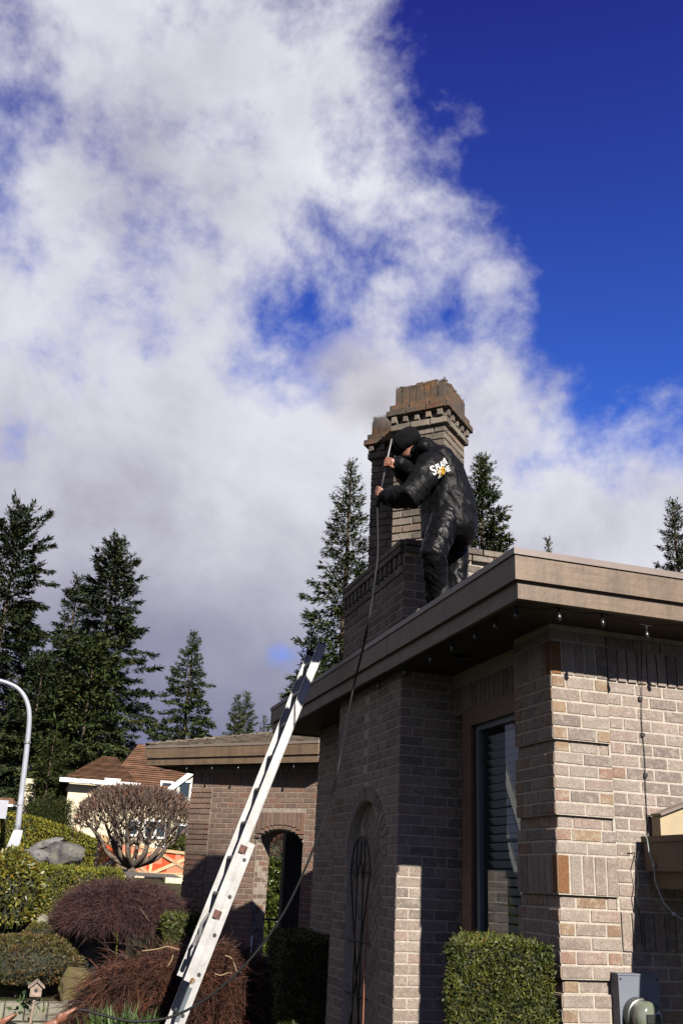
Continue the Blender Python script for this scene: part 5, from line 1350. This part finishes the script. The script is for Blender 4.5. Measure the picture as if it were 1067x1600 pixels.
tree_px('tall pointed fir with wide upper branches right of the ragged fir', 186, 846, 58, 98, 2, M_CONI, irr=.45, nb=10, power=.62, sparse=1.25)
tree_px('slim fir between the two tallest left firs', 124, 903, 64, 52, 3, M_CONI, nb=9, power=.6)
tree_px('dark fir cut off by the left edge', -48, 880, 60, 92, 4, M_CONI, nb=8, power=.6)
tree_px('broad dense fir low between the left firs and the cream house', 150, 1010, 55, 88, 5, M_CONI2, nb=11, power=.5)
tree_px('low dark fir behind the street lamp pole', 70, 1030, 56, 75, 6, M_CONI, nb=11, power=.5)
tree_px('bright bushy young fir left of the brown roof', 86, 1148, 47, 42, 7, M_CONI3, nb=13, power=.5, spray=.8)
tree_px('isolated conical fir above the porch roof', 304, 990, 75, 66, 8, M_CONI2, irr=.25, nb=9, power=.75)
tree_px('small far fir right of the conical fir', 372, 1088, 95, 40, 9, M_CONI2, nb=8, power=.75)
tree_px('small far fir touching its twin above the porch', 387, 1083, 97, 42, 10, M_CONI2, nb=8, power=.75)
tree_px('tiny distant fir left of the main eave end', 414, 1118, 110, 24, 11, M_CONI2, nb=6, power=.75)
tree_px('tall fir directly behind the chimney and ladder top', 549, 722, 36, 98, 12, M_CONI2, irr=.35, nb=11, power=.82, spray=.75)
tree_px('second fir hidden behind the chimney fir near the ladder', 488, 985, 40, 62, 13, M_CONI2, irr=.3, nb=10, power=.7, spray=.8)
tree_px('sunlit fir right of the worker above the eave', 752, 716, 38, 100, 14, M_CONI2, t0=.3, irr=.3, nb=12, power=.66, spray=.75)
tree_px('bent fir tip poking above the front eave', 872, 843, 34, 34, 15, M_CONI2, t0=.3, irr=.4, nb=9, power=.9, spray=.7, lean=-.5)
tree_px('dark fir cut off by the right edge above the eave', 1050, 786, 36, 58, 16, M_CONI, t0=.3, irr=.35, nb=10, power=.6, spray=.75)
for k, (x, y) in enumerate(((60, 1252), (80, 1243), (97, 1249), (108, 1254))):
    tp = on(x, y, Y=33); leafb = on(x, 1296, Y=33)
    conifer('arborvitae', ('leftmost', 'tallest', 'third', 'rightmost')[k]+' small pointed arborvitae in the row behind the long hedge', (tp.x, 33, tp.z-1.5), 1.5, .32, 70+k, M_CONI3, t0=.02, nb=110, power=.55, spray=.32, sparse=.8, irr=.15, group='row of small arborvitae')

# ------------------------------------------------------------------ cream house far behind
def far_house():
    Y = 46.0; q = lambda x, y, Y=Y: on(x, y, Y=Y)
    b = q(200, 1330); H = thing('cream_house', 'cream stucco house with brown hip roof and white trim behind the bare tree', 'house', tuple(b))
    xl, xr = q(105, 1250).x, q(330, 1250).x; zt = q(200, 1226).z; z0 = b.z-2
    x1 = q(196, 1250).x; x2 = q(270, 1250).x
    wobj('wall', MB().box((xl, Y, z0), (x1, Y+8, zt)), M_CRM, H)
    wobj('wall', MB().box((x1+.01, Y+.8, z0), (x2, Y+8, zt-.1)), M_CRM, H)
    gz1, gz0 = q(312, 1190).z, q(270, 1228).z
    g = MB(); xa, xb = x2+.01, x2+3.0; xm = (xa+xb)/2
    g.add([(xa, Y-.4, z0), (xb, Y-.4, z0), (xb, Y-.4, gz0), (xm, Y-.4, gz1), (xa, Y-.4, gz0), (xa, Y+8, z0), (xb, Y+8, z0), (xb, Y+8, gz0), (xm, Y+8, gz1), (xa, Y+8, gz0)],
          [(0, 1, 2, 3, 4), (5, 9, 8, 7, 6), (0, 4, 9, 5), (1, 6, 7, 2), (4, 3, 8, 9), (3, 2, 7, 8)]); wobj('gable_wall', g, M_CRM, H)
    for p_, q_ in (((xa-.35, gz0-.28), (xm, gz1+.12)), ((xm, gz1+.12), (xb+.35, gz0-.28))):
        wobj('barge_board', MB().beam((p_[0], Y-.55, p_[1]), (q_[0], Y-.55, q_[1]), .12, .22, upv=(0, 0, 1)), M_WHITE, H)
    # roof: two hips, shingle rows as real steps
    def hip(x0, x1_, y0, y1, zb, pk, rows_=22):
        mb = MB(); cx, cy = pk[0], pk[1]; rr = random.Random(3)
        for k in range(rows_):
            f0, f1 = k/rows_, (k+1.0)/rows_
            def ringp(f, up_): 
                L0 = lambda a, b_: a+(b_-a)*f
                return [(L0(x0, pk[0]), L0(y0, pk[1]), zb+(pk[2]-zb)*f+up_), (L0(x1_, pk[3]), L0(y0, pk[1]), zb+(pk[2]-zb)*f+up_), (L0(x1_, pk[3]), L0(y1, pk[1]), zb+(pk[2]-zb)*f+up_), (L0(x0, pk[0]), L0(y1, pk[1]), zb+(pk[2]-zb)*f+up_)]
            a_, b_ = ringp(f0, .03), ringp(f1, 0)
            for e in range(4): mb.add([a_[e], a_[(e+1) % 4], b_[(e+1) % 4], b_[e]], [(0, 1, 2, 3)])
        return mb
    pk1 = q(172, 1178); r1 = wobj('roof', hip(xl-.4, x1+.5, Y-.5, Y+9, zt-.02, (pk1.x-.1, Y+4, pk1.z+.3, pk1.x+.6)), M_BROOF, H)
    pk2 = q(238, 1163); wobj('roof', hip(x1-1.0, x2+1.8, Y+.3, Y+11, zt-.12, (pk2.x-.2, Y+5, pk2.z+.55, pk2.x+2.2)), M_BROOF, H)
    wobj('gutter', MB().box((xl-.45, Y-.6, zt-.12), (x1+.55, Y-.45, zt+.06)), M_WHITE, H)
    wobj('gutter', MB().box((x1+.56, Y+.15, zt-.24), (x2, Y+.3, zt-.06)), M_WHITE, H)
    for gx in (155, 238): 
        a = q(gx, 1222); wobj('downpipe', MB().tube([(a.x, Y-.4 if gx < 200 else Y+.25, zt-.1), (a.x+.12, Y-.2 if gx < 200 else Y+.5, zt-.45), (a.x+.14, Y-.08 if gx < 200 else Y+.72, zt-.6)], .06, 6), M_WHITE, H)
    def window(xa_, ya_, xb_, yb_, yy, arch=False, mull=1):
        a = on(xa_, ya_, Y=yy); c_ = on(xb_, yb_, Y=yy); x0, x1_, z0_, z1_ = min(a.x, c_.x), max(a.x, c_.x), min(a.z, c_.z), max(a.z, c_.z); f = .09
        m = MB().box((x0-f, yy-.07, z0_-f), (x1_+f, yy+.05, z0_)).box((x0-f, yy-.07, z1_), (x1_+f, yy+.05, z1_+f)).box((x0-f, yy-.07, z0_), (x0, yy+.05, z1_)).box((x1_, yy-.07, z0_), (x1_+f, yy+.05, z1_))
        wn = wobj('window', m, M_WHITE, H)
        for k in range(mull+1):
            w_ = (x1_-x0)/(mull+1); o = obj('pane', MB().box((x0+k*w_+.04, yy-.035, z0_), (x0+(k+1)*w_-.04, yy-.02, z1_)), mat('far_glass', (.03, .045, .05), .08, spec=.8)); o.parent = wn
        if mull:
            o = obj('mullion', MB().box(((x0+x1_)/2-.05, yy-.06, z0_), ((x0+x1_)/2+.05, yy-.0, z1_)), M_WHITE); o.parent = wn
    window(167, 1219, 184, 1232, Y-.01); window(254, 1223, 267, 1234, Y+.79, mull=0)
    window(281, 1222, 296, 1246, Y-.41, mull=0); window(281, 1250, 297, 1262, Y-.41, mull=0)
    window(228, 1283, 258, 1308, Y+.79); window(276, 1290, 290, 1312, Y-.41, mull=0); window(200, 1283, 214, 1304, Y+.79, mull=0)
    wobj('porch_step', MB().box((q(240, 1320).x, Y-1.2, q(240, 1330).z), (q(275, 1320).x, Y-.5, q(240, 1318).z)), M_WHITE, H)
far_house()
# neighbour at the far left: low roof and cream chimney wall
nb_ = thing('far_cottage', 'cream wall end and brown roof strip behind the lamp post', 'house', tuple(on(30, 1262, Y=50)))
a, b = on(40, 1216, Y=50), on(50, 1262, Y=50)
wobj('wall', MB().box((a.x, 50, b.z-.6), (b.x+.1, 52, a.z)), M_CRM, nb_); wobj('wall_cap', MB().box((a.x-.06, 49.9, a.z-.55), (b.x+.25, 52.1, a.z-.40)), M_CRM, nb_)
a, b = on(-30, 1243, Y=49), on(36, 1259, Y=48)
mb = MB(); mb.add([(a.x, 48, b.z), (b.x, 48, b.z), (b.x, 51, a.z+.1), (a.x, 51, a.z+.1)], [(0, 1, 2, 3)]); wobj('roof', mb, M_BROOF, nb_); wobj('gutter', MB().box((a.x, 47.9, b.z-.08), (b.x, 48, b.z+.03)), M_WHITE, nb_)
# small lawn hedge right of the fence and utility cable
c = on(283, 1322, Y=30)
leaf_mound('round_hedge', 'low green clump between the orange fence and the pillar', 'hedge', (c.x+.1, 30, c.z), (.55, .5, .30), M_HEDGE, 3000, .09, .04, 88)
tag(obj('utility_cable', MB().tube(cat([on(112, 1213, Y=40), on(170, 1232, Y=38), on(230, 1240, Y=36), on(330, 1250, Y=34)], 6), .012, 5), M_BLACK), 'thin overhead cable sagging in front of the cream house', 'cable')

# ------------------------------------------------------------------ seen through the porch arch
lh = thing('laurel_hedge', 'glossy sunlit laurel hedge seen through the porch arch', 'hedge', (5, 24, 0))
rng = np.random.default_rng(101); n = 6500
YL = 24.0
xa, xb = on(370, 1400, Y=YL).x, on(480, 1400, Y=YL).x; zt = on(420, 1341, Y=YL).z; zb = 0.0
p = np.stack([rng.uniform(xa, xb, n), YL+rng.normal(0, .08, n), rng.uniform(zb, zt, n)], 1); p[:, 1] += np.array([.15*noise.noise(Vector(v)*3) for v in p])
d = rng.normal(size=(n, 3))*.7+np.array((0, -.6, .25)); V, F = cards(p, d, rng.uniform(.09, .16, n), rng.uniform(.04, .065, n), rng)
keep(link('foliage', np_mesh('foliage', V, F), M_LAUREL, None, kind='stuff'), lh); wobj('core', MB().box((xa, YL+.12, -.1), (xb, YL+.9, zt-.03)), M_HCORE, lh)
c = on(425, 1318, Y=26); leaf_mound('twiggy_bush', 'brown twiggy bush above the laurel hedge in the arch', 'shrub', (c.x, 26, c.z-.6), (1.0, .8, 1.1), M_BROWNT, 5200, .14, .03, 103)
gt = thing('iron_gate', 'low black iron railing gate inside the porch arch', 'gate', (3.6, 15.2, 0))
for i in range(13):
    x = on(388, 1450, Y=15.4).x+i*.105; wobj('bar', MB().tube([(x, 15.4, .0), (x, 15.4, on(420, 1433, Y=15.4).z-.03)], .009, 6), M_IRON, gt)
for z in (on(420, 1436, Y=15.4).z, .35): wobj('rail', MB().box((on(384, 1450, Y=15.4).x, 15.385, z-.02), (on(384, 1450, Y=15.4).x+1.45, 15.415, z+.01)), M_IRON, gt)
a, b = on(394, 1462, Y=12.2), on(392, 1493, Y=12.2)
st_ = thing('white_stake', 'short white stake standing at the foot of the arch opening', 'stake', tuple(b))
wobj('post', MB().tube([b-Vector((0, 0, .35)), a], .011, 8), M_WHITE, st_); wobj('collar', MB().tube([b, b+Vector((0, 0, .04))], .024, 8), M_WHITE, st_)

# ------------------------------------------------------------------ spray mist drifting off the chimney top
def mist():
    mb = MB(); M = Matrix.Translation((2.45, 7.9, 6.25))@Matrix.Rotation(math.radians(-28), 4, 'Y')@Matrix.Diagonal((1.05, .6, .55, 1))
    mb.lathe([(max(.01, math.cos(a)), math.sin(a)) for a in np.linspace(-1.55, 1.55, 13)], 20, M)
    m = bpy.data.materials.new('mist'); m.use_nodes = True; nt = m.node_tree; N = nt.nodes; L = nt.links; N.remove(N['Principled BSDF'])
    v = N.new('ShaderNodeVolumePrincipled'); v.inputs['Color'].default_value = (.62, .62, .66, 1); v.inputs['Anisotropy'].default_value = .2
    tc = N.new('ShaderNodeTexCoord'); n = N.new('ShaderNodeTexNoise'); n.inputs['Scale'].default_value = 2.4; n.inputs['Detail'].default_value = 4; L.new(tc.outputs['Object'], n.inputs['Vector'])
    mp = N.new('ShaderNodeMapping'); L.new(tc.outputs['Object'], mp.inputs[0])
    mi = M.inverted(); 
    ln = N.new('ShaderNodeVectorMath'); ln.operation = 'SUBTRACT'; L.new(tc.outputs['Object'], ln.inputs[0]); ln.inputs[1].default_value = (2.45, 7.9, 6.25)
    sc_ = N.new('ShaderNodeVectorMath'); sc_.operation = 'MULTIPLY'; L.new(ln.outputs[0], sc_.inputs[0]); sc_.inputs[1].default_value = (1/1.0, 1/.6, 1/.75)
    le = N.new('ShaderNodeVectorMath'); le.operation = 'LENGTH'; L.new(sc_.outputs[0], le.inputs[0])
    fo = N.new('ShaderNodeMapRange'); fo.interpolation_type = 'SMOOTHSTEP'; L.new(le.outputs['Value'], fo.inputs[0]); fo.inputs[1].default_value = .95; fo.inputs[2].default_value = .1; fo.inputs[3].default_value = 0; fo.inputs[4].default_value = 1
    nr_ = N.new('ShaderNodeMapRange'); L.new(n.outputs['Fac'], nr_.inputs[0]); nr_.inputs[1].default_value = .38; nr_.inputs[2].default_value = .72; nr_.inputs[3].default_value = 0; nr_.inputs[4].default_value = 4.5
    mu = N.new('ShaderNodeMath'); mu.operation = 'MULTIPLY'; L.new(fo.outputs[0], mu.inputs[0]); L.new(nr_.outputs[0], mu.inputs[1]); L.new(mu.outputs[0], v.inputs['Density'])
    L.new(v.outputs[0], N['Material Output'].inputs['Volume'])
    o = obj('mist', mb, m, kind='stuff'); o['label'] = 'faint grey spray mist drifting off the chimney top'; o['category'] = 'mist'
    SC.cycles.volume_max_steps = 64; SC.cycles.volume_step_rate = 2
mist()
